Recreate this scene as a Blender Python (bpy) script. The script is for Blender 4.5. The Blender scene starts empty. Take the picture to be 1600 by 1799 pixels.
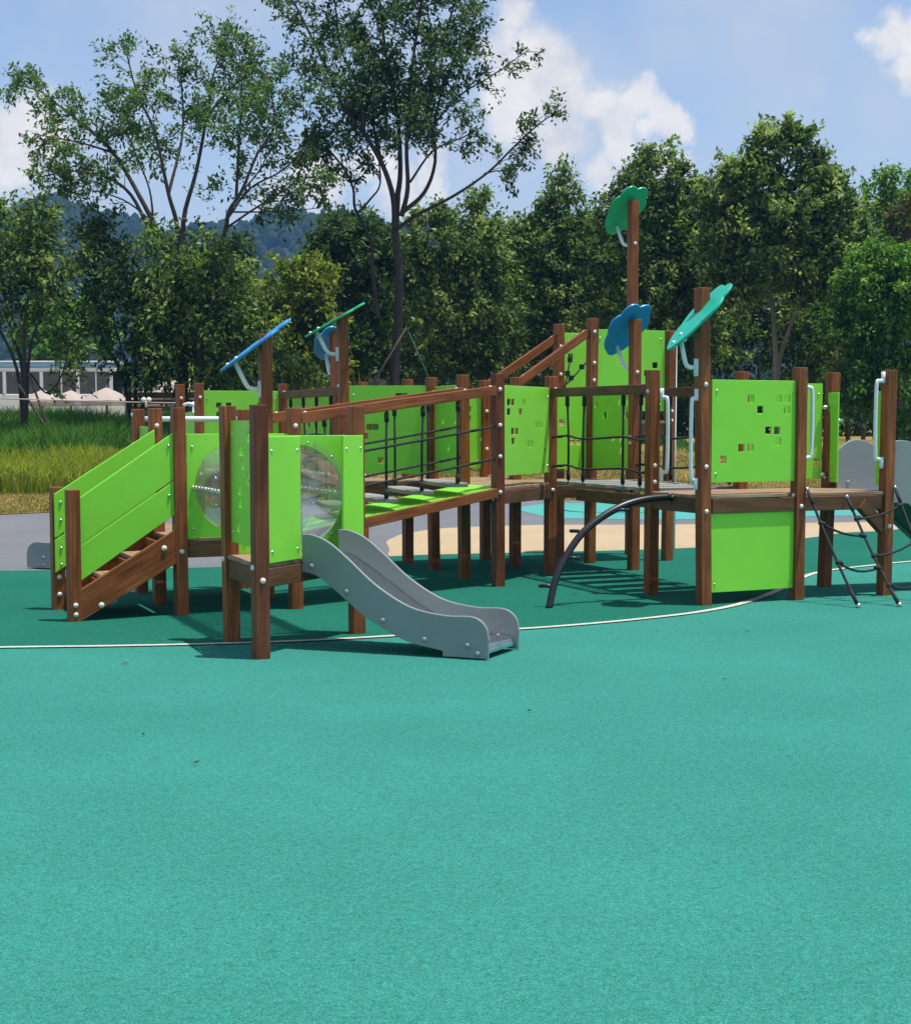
import bpy, bmesh, math, random
import numpy as np
from mathutils import Vector, Matrix
random.seed(7); RNG = np.random.default_rng(11)
S = bpy.context.scene
COL = S.collection
# ------------------------------------------------------------------ camera
F = 2900.0; CX = 800.0; PITCH = math.radians(4.5); HOR = 739.0
CY = HOR + F*math.tan(PITCH); CAMZ = 1.5
cam = bpy.data.cameras.new("camera"); co = bpy.data.objects.new("camera", cam); COL.objects.link(co)
co.location = (0, 0, CAMZ); co.rotation_euler = (math.pi/2-PITCH, 0, 0)
cam.sensor_fit = 'HORIZONTAL'; cam.sensor_width = 36; cam.lens = 36*F/1600
cam.shift_y = (CY-899.5)/1600; cam.clip_end = 6000; cam.clip_start = .05
S.camera = co
def ray(u, v):
    x = (u-CX)/F; y = (CY-v)/F
    return (x, math.cos(PITCH)+y*math.sin(PITCH), y*math.cos(PITCH)-math.sin(PITCH))
def G(u, v, h=0.0):                      # photo point -> point on the plane z = h
    r = ray(u, v); t = (h-CAMZ)/r[2]
    return Vector((r[0]*t, r[1]*t, h))
def at(u, v, Y):                         # photo point -> point at depth Y
    r = ray(u, v); t = Y/r[1]
    return Vector((r[0]*t, Y, CAMZ+r[2]*t))
# ------------------------------------------------------------------ materials
def mat(name):
    m = bpy.data.materials.new(name); m.use_nodes = True
    nt = m.node_tree; b = nt.nodes["Principled BSDF"]
    return m, nt, b
def N(nt, t, **k):
    n = nt.nodes.new(t)
    for a, v in k.items():
        if a.startswith('i_'):
            key = a[2:]; key = int(key) if key.isdigit() else key.replace('_', ' ')
            n.inputs[key].default_value = v
        else: setattr(n, a, v)
    return n
def ramp(nt, stops, interp='LINEAR'):
    r = nt.nodes.new('ShaderNodeValToRGB'); e = r.color_ramp.elements; r.color_ramp.interpolation = interp
    while len(e) < len(stops): e.new(.5)
    for q, (p, c) in zip(e, stops):
        q.position = p; q.color = (*c, 1)
    return r
def simple(name, c, rough=.5, metal=0., spec=.5, var=.0, scale=6., bump=0., bscale=200.):
    m, nt, b = mat(name)
    b.inputs['Roughness'].default_value = rough; b.inputs['Metallic'].default_value = metal
    b.inputs['Specular IOR Level'].default_value = spec
    tc = N(nt, 'ShaderNodeTexCoord')
    n = N(nt, 'ShaderNodeTexNoise', i_Scale=scale, i_Detail=6., i_Roughness=.6)
    nt.links.new(tc.outputs['Object'], n.inputs['Vector'])
    lo = tuple(x*(1-var) for x in c); hi = tuple(min(1, x*(1+var)) for x in c)
    r = ramp(nt, [(.3, lo), (.7, hi)]); nt.links.new(n.outputs['Fac'], r.inputs['Fac'])
    nt.links.new(r.outputs['Color'], b.inputs['Base Color'])
    if bump:
        n2 = N(nt, 'ShaderNodeTexNoise', i_Scale=bscale, i_Detail=3.)
        nt.links.new(tc.outputs['Object'], n2.inputs['Vector'])
        bp = N(nt, 'ShaderNodeBump', i_Strength=bump, i_Distance=.002)
        nt.links.new(n2.outputs['Fac'], bp.inputs['Height']); nt.links.new(bp.outputs['Normal'], b.inputs['Normal'])
    return m
def rubber(name, c, dark=.55, light=1.5, gran=260., amt=1.):
    m, nt, b = mat(name); b.inputs['Roughness'].default_value = .95; b.inputs['Specular IOR Level'].default_value = .05
    tc = N(nt, 'ShaderNodeTexCoord'); L = nt.links.new
    vo = N(nt, 'ShaderNodeTexVoronoi', i_Scale=gran); L(tc.outputs['Object'], vo.inputs['Vector'])
    sep = N(nt, 'ShaderNodeSeparateColor'); L(vo.outputs['Color'], sep.inputs[0])
    g = ramp(nt, [(0, tuple(x*(1-(1-dark)*amt) for x in c)), (.25, tuple(x*(1-.14*amt) for x in c)), (.8, tuple(x*(1+.1*amt) for x in c)), (1, tuple(min(1, x*(1+(light-1)*amt)+.006*amt) for x in c))])
    L(sep.outputs[0], g.inputs['Fac'])
    n1 = N(nt, 'ShaderNodeTexNoise', i_Scale=.55, i_Detail=7., i_Roughness=.62); L(tc.outputs['Object'], n1.inputs['Vector'])
    r1 = ramp(nt, [(.3, (.88, .90, .90)), (.7, (1.07, 1.06, 1.06))]); L(n1.outputs['Fac'], r1.inputs['Fac'])
    n3 = N(nt, 'ShaderNodeTexNoise', i_Scale=38., i_Detail=4., i_Roughness=.7); L(tc.outputs['Object'], n3.inputs['Vector'])
    r3 = ramp(nt, [(.28, (.74, .76, .76)), (.5, (1, 1, 1)), (.75, (1.14, 1.12, 1.12))]); L(n3.outputs['Fac'], r3.inputs['Fac'])
    mx = N(nt, 'ShaderNodeMix', data_type='RGBA', blend_type='MULTIPLY'); mx.inputs[0].default_value = 1
    L(g.outputs[0], mx.inputs[6]); L(r1.outputs[0], mx.inputs[7])
    mx2 = N(nt, 'ShaderNodeMix', data_type='RGBA', blend_type='MULTIPLY'); mx2.inputs[0].default_value = 1
    L(mx.outputs[2], mx2.inputs[6]); L(r3.outputs[0], mx2.inputs[7])
    # pits, scuffs and small tears
    n4 = N(nt, 'ShaderNodeTexNoise', i_Scale=9., i_Detail=5., i_Roughness=.75)
    mp = N(nt, 'ShaderNodeMapping'); mp.inputs['Scale'].default_value = (.8, 2.2, 1); L(tc.outputs['Object'], mp.inputs[0]); L(mp.outputs[0], n4.inputs['Vector'])
    r4 = ramp(nt, [(.24, (.45, .52, .52)), (.31, (1, 1, 1))]); L(n4.outputs['Fac'], r4.inputs['Fac'])
    mx3 = N(nt, 'ShaderNodeMix', data_type='RGBA', blend_type='MULTIPLY'); mx3.inputs[0].default_value = 1
    L(mx2.outputs[2], mx3.inputs[6]); L(r4.outputs[0], mx3.inputs[7])
    L(mx3.outputs[2], b.inputs['Base Color'])
    ad = N(nt, 'ShaderNodeMath', operation='ADD'); L(vo.outputs['Distance'], ad.inputs[0]); L(n3.outputs['Fac'], ad.inputs[1])
    bp = N(nt, 'ShaderNodeBump', i_Strength=.7, i_Distance=.004); L(ad.outputs[0], bp.inputs['Height']); L(bp.outputs[0], b.inputs['Normal'])
    return m
def wood(name, dk, lt, rough=.46, scuff=.0):
    m, nt, b = mat(name); L = nt.links.new
    b.inputs['Roughness'].default_value = rough; b.inputs['Specular IOR Level'].default_value = .22
    uv = N(nt, 'ShaderNodeUVMap'); uv.uv_map = 'grain'
    mp = N(nt, 'ShaderNodeMapping'); mp.inputs['Scale'].default_value = (2.2, 55, 1); L(uv.outputs[0], mp.inputs[0])
    n = N(nt, 'ShaderNodeTexNoise', i_Scale=1., i_Detail=6., i_Roughness=.62, i_Distortion=.6); L(mp.outputs[0], n.inputs['Vector'])
    r = ramp(nt, [(.28, dk), (.5, tuple((a+c)/2 for a, c in zip(dk, lt))), (.72, lt)]); L(n.outputs['Fac'], r.inputs['Fac'])
    mp2 = N(nt, 'ShaderNodeMapping'); mp2.inputs['Scale'].default_value = (1.1, 3, 1); L(uv.outputs[0], mp2.inputs[0])
    n2 = N(nt, 'ShaderNodeTexNoise', i_Scale=2., i_Detail=4.); L(mp2.outputs[0], n2.inputs['Vector'])
    r2 = ramp(nt, [(.3, (.66, .64, .62)), (.7, (1.2, 1.2, 1.2))]); L(n2.outputs['Fac'], r2.inputs['Fac'])
    mx = N(nt, 'ShaderNodeMix', data_type='RGBA', blend_type='MULTIPLY'); mx.inputs[0].default_value = 1
    L(r.outputs[0], mx.inputs[6]); L(r2.outputs[0], mx.inputs[7]); last = mx.outputs[2]
    if scuff:
        mp3 = N(nt, 'ShaderNodeMapping'); mp3.inputs['Scale'].default_value = (9, 70, 1); L(uv.outputs[0], mp3.inputs[0])
        n3 = N(nt, 'ShaderNodeTexNoise', i_Scale=1., i_Detail=5., i_Roughness=.7); L(mp3.outputs[0], n3.inputs['Vector'])
        r3 = ramp(nt, [(.66-scuff*.1, (0, 0, 0)), (.70-scuff*.1, (1, 1, 1))]); L(n3.outputs['Fac'], r3.inputs['Fac'])
        m3 = N(nt, 'ShaderNodeMix', data_type='RGBA'); L(r3.outputs[0], m3.inputs[0]); L(last, m3.inputs[6]); m3.inputs[7].default_value = (.45, .36, .31, 1); last = m3.outputs[2]
    L(last, b.inputs['Base Color'])
    bp = N(nt, 'ShaderNodeBump', i_Strength=.25, i_Distance=.002); L(n.outputs['Fac'], bp.inputs['Height']); L(bp.outputs[0], b.inputs['Normal'])
    return m
def leafmat(name, stops, trans=.35, rough=.45):
    m, nt, b = mat(name); L = nt.links.new
    a = N(nt, 'ShaderNodeAttribute', attribute_name='tint')
    r = ramp(nt, stops); L(a.outputs['Fac'], r.inputs['Fac']); L(r.outputs[0], b.inputs['Base Color'])
    b.inputs['Roughness'].default_value = rough+.12; b.inputs['Specular IOR Level'].default_value = .16
    t = N(nt, 'ShaderNodeBsdfTranslucent')
    br = N(nt, 'ShaderNodeMix', data_type='RGBA', blend_type='MULTIPLY'); br.inputs[0].default_value = 1; L(r.outputs[0], br.inputs[6]); br.inputs[7].default_value = (1.3, 1.6, .75, 1)
    L(br.outputs[2], t.inputs['Color'])
    ms = N(nt, 'ShaderNodeMixShader'); ms.inputs[0].default_value = trans
    L(b.outputs[0], ms.inputs[1]); L(t.outputs[0], ms.inputs[2]); L(ms.outputs[0], nt.nodes['Material Output'].inputs['Surface'])
    return m
def clear(name, tint=(.93, .96, .95)):
    m, nt, b = mat(name); L = nt.links.new; nt.nodes.remove(b)
    tr = N(nt, 'ShaderNodeBsdfTransparent'); tr.inputs[0].default_value = (*tint, 1)
    gl = N(nt, 'ShaderNodeBsdfGlossy'); gl.inputs['Roughness'].default_value = .06
    df = N(nt, 'ShaderNodeBsdfDiffuse'); df.inputs[0].default_value = (.75, .78, .76, 1)
    fr0 = N(nt, 'ShaderNodeFresnel', i_IOR=1.45); fr = N(nt, 'ShaderNodeMath', operation='MULTIPLY'); L(fr0.outputs[0], fr.inputs[0]); fr.inputs[1].default_value = .45
    tc = N(nt, 'ShaderNodeTexCoord'); n = N(nt, 'ShaderNodeTexNoise', i_Scale=5., i_Detail=5.); L(tc.outputs['Object'], n.inputs['Vector'])
    r = ramp(nt, [(.35, (.07, .07, .07)), (.75, (.22, .22, .22))]); L(n.outputs['Fac'], r.inputs['Fac'])
    m1 = N(nt, 'ShaderNodeMixShader'); L(r.outputs[0], m1.inputs[0]); L(tr.outputs[0], m1.inputs[1]); L(df.outputs[0], m1.inputs[2])
    m2 = N(nt, 'ShaderNodeMixShader'); L(fr.outputs[0], m2.inputs[0]); L(m1.outputs[0], m2.inputs[1]); L(gl.outputs[0], m2.inputs[2])
    L(m2.outputs[0], nt.nodes['Material Output'].inputs['Surface'])
    return m
M = {}
M['teal'] = rubber('teal_rubber', (.042, .248, .197), gran=240., dark=.62, light=1.4)
M['green'] = rubber('green_rubber', (.016, .152, .104), amt=.7)
M['grey'] = rubber('grey_rubber', (.185, .192, .208), amt=.5)
M['beige'] = rubber('beige_rubber', (.50, .385, .25), amt=.45)
M['cyan'] = rubber('cyan_rubber', (.10, .38, .345), amt=.5)
M['line'] = rubber('line_rubber', (.60, .60, .52), amt=.6)
M['wood'] = wood('varnished_timber', (.110, .030, .011), (.38, .132, .042))
M['woods'] = wood('scuffed_timber', (.090, .026, .014), (.23, .078, .034), scuff=-.06)
M['woodb'] = wood('weathered_beam', (.085, .036, .017), (.20, .10, .045), rough=.6)
M['plank'] = wood('deck_plank', (.20, .125, .075), (.46, .31, .20), rough=.62)
M['tread'] = wood('grey_tread', (.20, .205, .19), (.34, .345, .32), rough=.7)
M['lime'] = simple('lime_panel', (.255, .72, .055), rough=.36, var=.06, scale=1.6, spec=.35, bump=.08, bscale=500)
M['cap'] = simple('white_cap', (.74, .73, .70), rough=.35, var=.06)
M['steel'] = simple('steel', (.62, .63, .64), rough=.24, metal=1., var=.1)
M['greyp'] = simple('grey_plastic', (.24, .27, .275), rough=.42, var=.08, scale=3, bump=.1, bscale=400)
M['white'] = simple('white_tube', (.72, .80, .80), rough=.3, var=.05)
M['black'] = simple('black_tube', (.012, .014, .018), rough=.34, var=.2)
M['rope'] = simple('black_rope', (.014, .016, .018), rough=.8, var=.4, scale=60, bump=.5, bscale=300)
M['blue'] = simple('blue_plastic', (.015, .26, .58), rough=.35, var=.06)
M['emer'] = simple('emerald_plastic', (.006, .40, .165), rough=.35, var=.06)
M['turq'] = simple('turquoise_plastic', (.008, .46, .31), rough=.35, var=.06)
M['ropeg'] = simple('green_rope', (.02, .10, .07), rough=.8)
M['clear'] = clear('clear_plastic')
M['bark'] = simple('bark', (.075, .058, .046), rough=.9, var=.4, scale=14, bump=.8, bscale=40)
M['barkp'] = simple('pale_bark', (.20, .17, .14), rough=.9, var=.35, scale=14, bump=.8, bscale=40)
M['barkd'] = simple('dark_bark', (.040, .033, .029), rough=.9, var=.4, scale=14, bump=.8, bscale=40)
M['canvas'] = simple('cream_canvas', (.42, .35, .31), rough=.8, var=.08, scale=3)
M['buswhite'] = simple('bus_white', (.82, .83, .83), rough=.3, var=.05)
M['busblue'] = simple('bus_blue', (.26, .54, .86), rough=.3, var=.15, scale=1.5)
M['glassd'] = simple('dark_glass', (.035, .042, .045), rough=.08, var=.3, spec=.8)
M['fence'] = wood('dark_fence_timber', (.03, .018, .012), (.085, .05, .033), rough=.8)
# ------------------------------------------------------------------ mesh builder
class MB:
    def __init__(s): s.v = []; s.f = []; s.m = []; s.uv = []; s.sm = []
    def add(s, vs, fs, mi=0, uvs=None, smooth=False):
        o = len(s.v); s.v += [tuple(p) for p in vs]
        for k, f in enumerate(fs):
            s.f.append([o+i for i in f]); s.m.append(mi); s.sm.append(smooth)
            s.uv.append(uvs[k] if uvs else [(0, 0)]*len(f))
    def box(s, c, ax, ay, az, hx, hy, hz, mi=0):
        c = Vector(c); ax, ay, az = Vector(ax), Vector(ay), Vector(az)
        loc = [(x, y, z) for x in (-1, 1) for y in (-1, 1) for z in (-1, 1)]
        vs = [c+ax*(x*hx)+ay*(y*hy)+az*(z*hz) for x, y, z in loc]
        fs = [(0, 1, 3, 2), (4, 6, 7, 5), (0, 4, 5, 1), (2, 3, 7, 6), (0, 2, 6, 4), (1, 5, 7, 3)]
        h = (hx, hy, hz); la = max(range(3), key=lambda i: h[i]); o = random.random()*9; o2 = random.random()*9
        uvs = []
        for f in fs:
            const = [i for i in range(3) if len({loc[q][i] for q in f}) == 1][0]
            oth = [i for i in range(3) if i != la and i != const] or [0]
            if const == la: oth = [i for i in range(3) if i != la]
            uvs.append([((loc[q][la]*h[la]+o) if const != la else loc[q][oth[1]]*h[oth[1]]+o, loc[q][oth[0]]*h[oth[0]]+o2+const*.7) for q in f])
        s.add(vs, fs, mi, uvs)
    def beam(s, a, b, w, h, mi=0, up=(0, 0, 1)):
        a, b = Vector(a), Vector(b); d = b-a; L = d.length; d.normalize()
        r = d.cross(Vector(up)).normalized(); u = r.cross(d)
        s.box((a+b)/2, d, r, u, L/2, w/2, h/2, mi)
    def tube(s, pts, r, n=8, mi=0, cap=True):
        pts = [Vector(p) for p in pts]; R = r if hasattr(r, '__len__') else [r]*len(pts)
        vs = []; fs = []; uvs = []; prev = None; acc = 0; o = random.random()*9
        for i, p in enumerate(pts):
            t = (pts[min(i+1, len(pts)-1)]-pts[max(i-1, 0)])
            if t.length < 1e-9: t = Vector((0, 0, 1))
            t.normalize()
            if prev is None: q = t.orthogonal().normalized()
            else:
                q = prev-t*prev.dot(t); q = q.normalized() if q.length > 1e-6 else t.orthogonal().normalized()
            prev = q; w = t.cross(q)
            for k in range(n):
                a = 2*math.pi*k/n; vs.append(p+(q*math.cos(a)+w*math.sin(a))*R[i])
        for i in range(len(pts)-1):
            l = (pts[i+1]-pts[i]).length
            for k in range(n):
                k2 = (k+1) % n; fs.append((i*n+k, i*n+k2, (i+1)*n+k2, (i+1)*n+k))
                uvs.append([(acc+o, k*.03), (acc+o, k*.03+.03), (acc+l+o, k*.03+.03), (acc+l+o, k*.03)])
            acc += l
        if cap:
            fs += [tuple(range(n))[::-1], tuple((len(pts)-1)*n+k for k in range(n))]; uvs += [[(0, 0)]*n]*2
        s.add(vs, fs, mi, uvs, smooth=True)
    def dome(s, c, nrm, r, mi=0, n=8, k=3, flat=.8):
        nrm = Vector(nrm).normalized(); q = nrm.orthogonal().normalized(); w = nrm.cross(q); c = Vector(c)
        vs = []; fs = []
        for i in range(k+1):
            a = i/k*math.pi/2
            for j in range(n):
                b = 2*math.pi*j/n; vs.append(c+(q*math.cos(b)+w*math.sin(b))*r*math.cos(a)+nrm*(r*flat*math.sin(a)))
        for i in range(k):
            for j in range(n):
                j2 = (j+1) % n; fs.append((i*n+j, i*n+j2, (i+1)*n+j2, (i+1)*n+j))
        s.add(vs, fs, mi, smooth=True)
    def ball(s, c, r, mi=0): s.dome(c, (0, 0, 1), r, mi, 8, 3, 1); s.dome(c, (0, 0, -1), r, mi, 8, 3, 1)
    def prism(s, out, org, ex, ey, th, mi=0):          # closed outline (2-D) given thickness th along ex x ey
        org, ex, ey = Vector(org), Vector(ex), Vector(ey); n = ex.cross(ey).normalized(); k = len(out)
        vs = [org+ex*x+ey*y+n*(th/2) for x, y in out]+[org+ex*x+ey*y-n*(th/2) for x, y in out]
        fs = [tuple(range(k)), tuple(range(2*k-1, k-1, -1))]+[(i, k+i, k+(i+1) % k, (i+1) % k) for i in range(k)]
        s.add(vs, fs, mi)
    def panel(s, org, ex, ez, W, H, th, holes=(), mi=0):   # rectangle with rectangular openings; holes (x, z, w, h) centres in metres
        xs = sorted({0, W}|{round(a, 5) for x, z, w, h in holes for a in (x-w/2, x+w/2)}); zs = sorted({0, H}|{round(a, 5) for x, z, w, h in holes for a in (z-h/2, z+h/2)})
        xs = [x for x in xs if 0 <= x <= W]; zs = [z for z in zs if 0 <= z <= H]
        solid = lambda i, j: 0 <= i < len(xs)-1 and 0 <= j < len(zs)-1 and not any(abs((xs[i]+xs[i+1])/2-x) < w/2 and abs((zs[j]+zs[j+1])/2-z) < h/2 for x, z, w, h in holes)
        org, ex, ez = Vector(org), Vector(ex), Vector(ez); n = ex.cross(ez).normalized(); idx = {}; vs = []; fs = []
        def vid(i, j, sd):
            if (i, j, sd) not in idx: idx[(i, j, sd)] = len(vs); vs.append(org+ex*xs[i]+ez*zs[j]+n*(sd*th/2))
            return idx[(i, j, sd)]
        for i in range(len(xs)-1):
            for j in range(len(zs)-1):
                if not solid(i, j): continue
                fs.append((vid(i, j, 1), vid(i+1, j, 1), vid(i+1, j+1, 1), vid(i, j+1, 1)))
                fs.append((vid(i, j, -1), vid(i, j+1, -1), vid(i+1, j+1, -1), vid(i+1, j, -1)))
                for di, dj, (p, q) in ((-1, 0, ((i, j+1), (i, j))), (1, 0, ((i+1, j), (i+1, j+1))), (0, -1, ((i, j), (i+1, j))), (0, 1, ((i+1, j+1), (i, j+1)))):
                    if not solid(i+di, j+dj): fs.append((vid(*p, 1), vid(*p, -1), vid(*q, -1), vid(*q, 1)))
        s.add(vs, fs, mi)
    def build(s, name, mats, parent=None, bevel=0., segs=2, origin=None):
        me = bpy.data.meshes.new(name)
        off = Vector((0, 0, 0)); p = parent
        while p is not None: off += p.location; p = p.parent
        o0 = Vector(origin) if origin is not None else Vector((0, 0, 0))
        sub = off+(o0-off if origin is not None else Vector((0, 0, 0)))
        me.from_pydata([tuple(Vector(v)-sub) for v in s.v], [], s.f)
        for m in (mats if isinstance(mats, (list, tuple)) else [mats]): me.materials.append(M[m] if isinstance(m, str) else m)
        me.polygons.foreach_set('material_index', s.m); me.polygons.foreach_set('use_smooth', s.sm)
        ul = me.uv_layers.new(name='grain'); ul.data.foreach_set('uv', [c for f in s.uv for q in f for c in q])
        me.validate(); me.update()
        o = bpy.data.objects.new(name, me); COL.objects.link(o); o.parent = parent; o.location = sub-off
        if bevel:
            b = o.modifiers.new('bevel', 'BEVEL'); b.width = bevel; b.segments = segs; b.limit_method = 'ANGLE'; b.angle_limit = math.radians(35); b.harden_normals = False
        return o
def thing(name, label, cat, loc, group=None):
    o = bpy.data.objects.new(name, None); COL.objects.link(o); o.location = loc; o.empty_display_size = .2
    o['label'] = label; o['category'] = cat
    if group: o['group'] = group
    return o
def tag(o, label=None, cat=None, group=None, kind=None):
    for k, v in (('label', label), ('category', cat), ('group', group), ('kind', kind)):
        if v: o[k] = v
    return o
def crom(pts, n=8):                       # smooth curve through points
    P = [Vector(p) for p in pts]; P = [P[0]*2-P[1]]+P+[P[-1]*2-P[-2]]; out = []
    for i in range(1, len(P)-2):
        for k in range(n):
            t = k/n; a, b, c, d = P[i-1:i+3]
            out.append(.5*((2*b)+(c-a)*t+(2*a-5*b+4*c-d)*t*t+(3*b-a-3*c+d)*t**3))
    return out+[P[-2]]
# ------------------------------------------------------------------ ground
def sheet(name, pts, z, m):
    bm = bmesh.new(); f = bm.faces.new([bm.verts.new((p[0], p[1], z)) for p in pts]); bm.normal_update()
    if f.normal.z < 0: f.normal_flip()
    bmesh.ops.triangulate(bm, faces=[f]); me = bpy.data.meshes.new(name); bm.to_mesh(me); bm.free()
    me.materials.append(M[m]); o = bpy.data.objects.new(name, me); COL.objects.link(o); o['kind'] = 'structure'; return o
LINE = [(-900, 1150), (-400, 1146), (0, 1140), (200, 1137.5), (380, 1133.5), (540, 1128), (720, 1118), (920, 1107), (1050, 1097), (1150, 1087), (1230, 1077), (1300, 1063), (1360, 1042), (1411, 1015.5), (1455, 1004), (1530, 995), (1600, 988), (1750, 977), (2100, 965)]
line = [G(u, v) for u, v in LINE]; lines = crom(line, 6)
back = [G(u, v) for u, v in [(-700, 1010), (0, 1004), (95, 1003), (300, 999.5), (420, 996), (560, 988), (693, 978), (816, 974), (1000, 970), (1223, 963), (1409, 947), (1481, 937), (1543, 934), (1650, 926), (2000, 915)]]
backs = crom(back, 4)
sheet('paving', [(-70, -12), (70, -12), (70, 60), (-70, 60)], 0, 'grey')
sheet('teal_floor', [(-30, -10), (30, -10)]+[(p.x, p.y+.10) for p in reversed(lines)], .004, 'teal')
sheet('green_floor', [(p.x, p.y) for p in lines]+[(p.x, p.y) for p in reversed(backs)], .008, 'green')
bt = [G(u, v) for u, v in [(678, 954), (681, 950), (689, 945.6), (711, 938), (764, 930), (808, 927), (913, 923.5), (1000, 922.5), (1188, 922), (1409, 919), (1543, 917), (1700, 913), (2000, 906)]]
bb = [G(u, v) for u, v in [(2000, 917), (1650, 928), (1543, 936), (1481, 939), (1409, 949), (1223, 965), (1000, 972), (816, 976), (693, 980), (684, 965)]]
sheet('beige_floor', [(p.x, p.y) for p in crom(bt, 4)+crom(bb, 4)], .0045, 'beige')
ct = [G(u, v) for u, v in [(908, 895), (918, 891), (945, 886.5), (1021, 884), (1200, 882), (1500, 878), (2000, 870)]]
cb = [G(u, v) for u, v in [(2000, 893), (1543, 905), (1409, 908), (1185, 913.3), (990, 911), (956, 907.5), (922, 900)]]
sheet('cyan_floor', [(p.x, p.y) for p in crom(ct, 4)+crom(cb, 4)], .0045, 'cyan')
def strip(name, P, w, z, m):
    L = []; R = []
    for i, p in enumerate(P):
        t = (P[min(i+1, len(P)-1)]-P[max(i-1, 0)]).normalized(); n = Vector((-t.y, t.x, 0)); L.append(p+n*w/2); R.append(p-n*w/2)
    b = MB(); k = len(P); b.add([(p.x, p.y, z) for p in L]+[(p.x, p.y, z) for p in R], [(i, k+i, k+i+1, i+1) for i in range(k-1)])
    o = b.build(name, m); o['kind'] = 'structure'; return o
strip('floor_line', lines, .068, .0125, 'line')
strip('cyan_floor_line', crom([G(u, v) for u, v in [(985, 896), (1010, 899.5), (1060, 901), (1140, 901)]], 5), .07, .010, 'green')
# lawn: rises behind the paving
def sstep(a, b, x): t = np.clip((x-a)/(b-a), 0, 1); return t*t*(3-2*t)
LB = [(-40, 24.5), (-7.4, 26.1), (-6.6, 27.0), (-5, 28.2), (-2, 29.6), (.5, 31.1), (2, 31.2), (5, 31.8), (9, 33), (40, 38)]
def lawn_front(x): return np.interp(x, [a for a, b in LB], [b for a, b in LB])
def lawn_h(x, y):
    x = np.asarray(x, float); y = np.asarray(y, float); f = lawn_front(x)
    rise = np.where(x < 0, 1.15, .9)
    return .012+rise*sstep(0, 13, y-f)+.05*np.sin(x*.7+y*.4)*sstep(2, 8, y-f)
xs = np.concatenate([np.linspace(-400, -32, 14), np.linspace(-30, 30, 121), np.linspace(32, 400, 14)]); ts = np.concatenate([np.linspace(0, 20, 50), np.linspace(22, 60, 15), np.linspace(75, 900, 20)])
vs = []; fs = []
for t in ts:
    for x in xs:
        y = float(lawn_front(x))+t; vs.append((x, y, float(lawn_h(x, y))))
nx = len(xs)
for j in range(len(ts)-1):
    for i in range(nx-1): fs.append((j*nx+i, j*nx+i+1, (j+1)*nx+i+1, (j+1)*nx+i))
b = MB(); b.add(vs, fs, 0, smooth=True)
m, nt, p = mat('dry_lawn'); L_ = nt.links.new; p.inputs['Roughness'].default_value = .95; p.inputs['Specular IOR Level'].default_value = .1
tc = N(nt, 'ShaderNodeTexCoord'); n1 = N(nt, 'ShaderNodeTexNoise', i_Scale=.8, i_Detail=8., i_Roughness=.7); L_(tc.outputs['Object'], n1.inputs['Vector'])
mp = N(nt, 'ShaderNodeMapping'); mp.inputs['Scale'].default_value = (6, 24, 6); L_(tc.outputs['Object'], mp.inputs[0])
n2 = N(nt, 'ShaderNodeTexNoise', i_Scale=1., i_Detail=5., i_Roughness=.7); L_(mp.outputs[0], n2.inputs['Vector'])
ad = N(nt, 'ShaderNodeMix', data_type='FLOAT'); ad.inputs[0].default_value = .5; L_(n1.outputs['Fac'], ad.inputs[2]); L_(n2.outputs['Fac'], ad.inputs[3])
r = ramp(nt, [(.32, (.06, .085, .02)), (.46, (.20, .16, .045)), (.6, (.34, .25, .085)), (.75, (.42, .33, .14))]); L_(ad.outputs[0], r.inputs['Fac']); L_(r.outputs[0], p.inputs['Base Color'])
bp = N(nt, 'ShaderNodeBump', i_Strength=.8, i_Distance=.03); L_(n2.outputs['Fac'], bp.inputs['Height']); L_(bp.outputs[0], p.inputs['Normal'])
M['lawn'] = m
o = b.build('lawn', 'lawn'); o['kind'] = 'structure'
# ------------------------------------------------------------------ play structure
BASE = Vector((.8, 14.5, 0))
PS = thing('play_structure', 'big brown timber climbing frame with lime green panels, grey slides, rope bridges and stairs', 'playground', BASE)
U = Vector((.892, .452, 0)).normalized(); V = Vector((-U.y, U.x, 0)); Z = Vector((0, 0, 1))
HP = .0475
P = {k: G(*v) for k, v in dict(S0=(103, 1072), S1=(131, 1093), S2=(319, 1082), S3=(281, 1062.5), S4=(249, 1043), D=(520, 1071), L1=(470, 1051), E=(431, 1035), A=(458.5, 1158), B=(407.5, 1128.6), C=(627, 1114.4),
    P872=(875, 1031.5), P809=(816, 1018), P850=(852.5, 985.5), P763=(763, 1002), P905=(904.5, 997), P966=(966, 1009.7), P978=(981, 981), P1035=(1035.5, 990.5), P1112=(1112, 1002.7), P1099=(1107, 974.8), P1143=(1143, 1046.6), P1167=(1171, 985.8), P1236=(1236, 1064.6), P1398=(1398.5, 1054.4), P1447=(1447, 1031), P1551=(1552, 1046.4)).items()}
P['P1302'] = P['P1143']+(P['P1398']-P['P1236'])*.99
P['L2'] = at(604, 739, 16.6)*1; P['L2'].z = 0
P['L2b'] = at(590, 739, 17.4)*1; P['L2b'].z = 0
P['N1'] = P['P763']+(P['P850']-P['P905'])
for k, (u, Y) in dict(J1=(317, 20.6), J2=(350, 19.9), J3=(497, 20.2), J4=(470, 21.1), M1=(638, 19.4)).items():
    P[k] = at(u, 739, Y); P[k].z = 0
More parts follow.
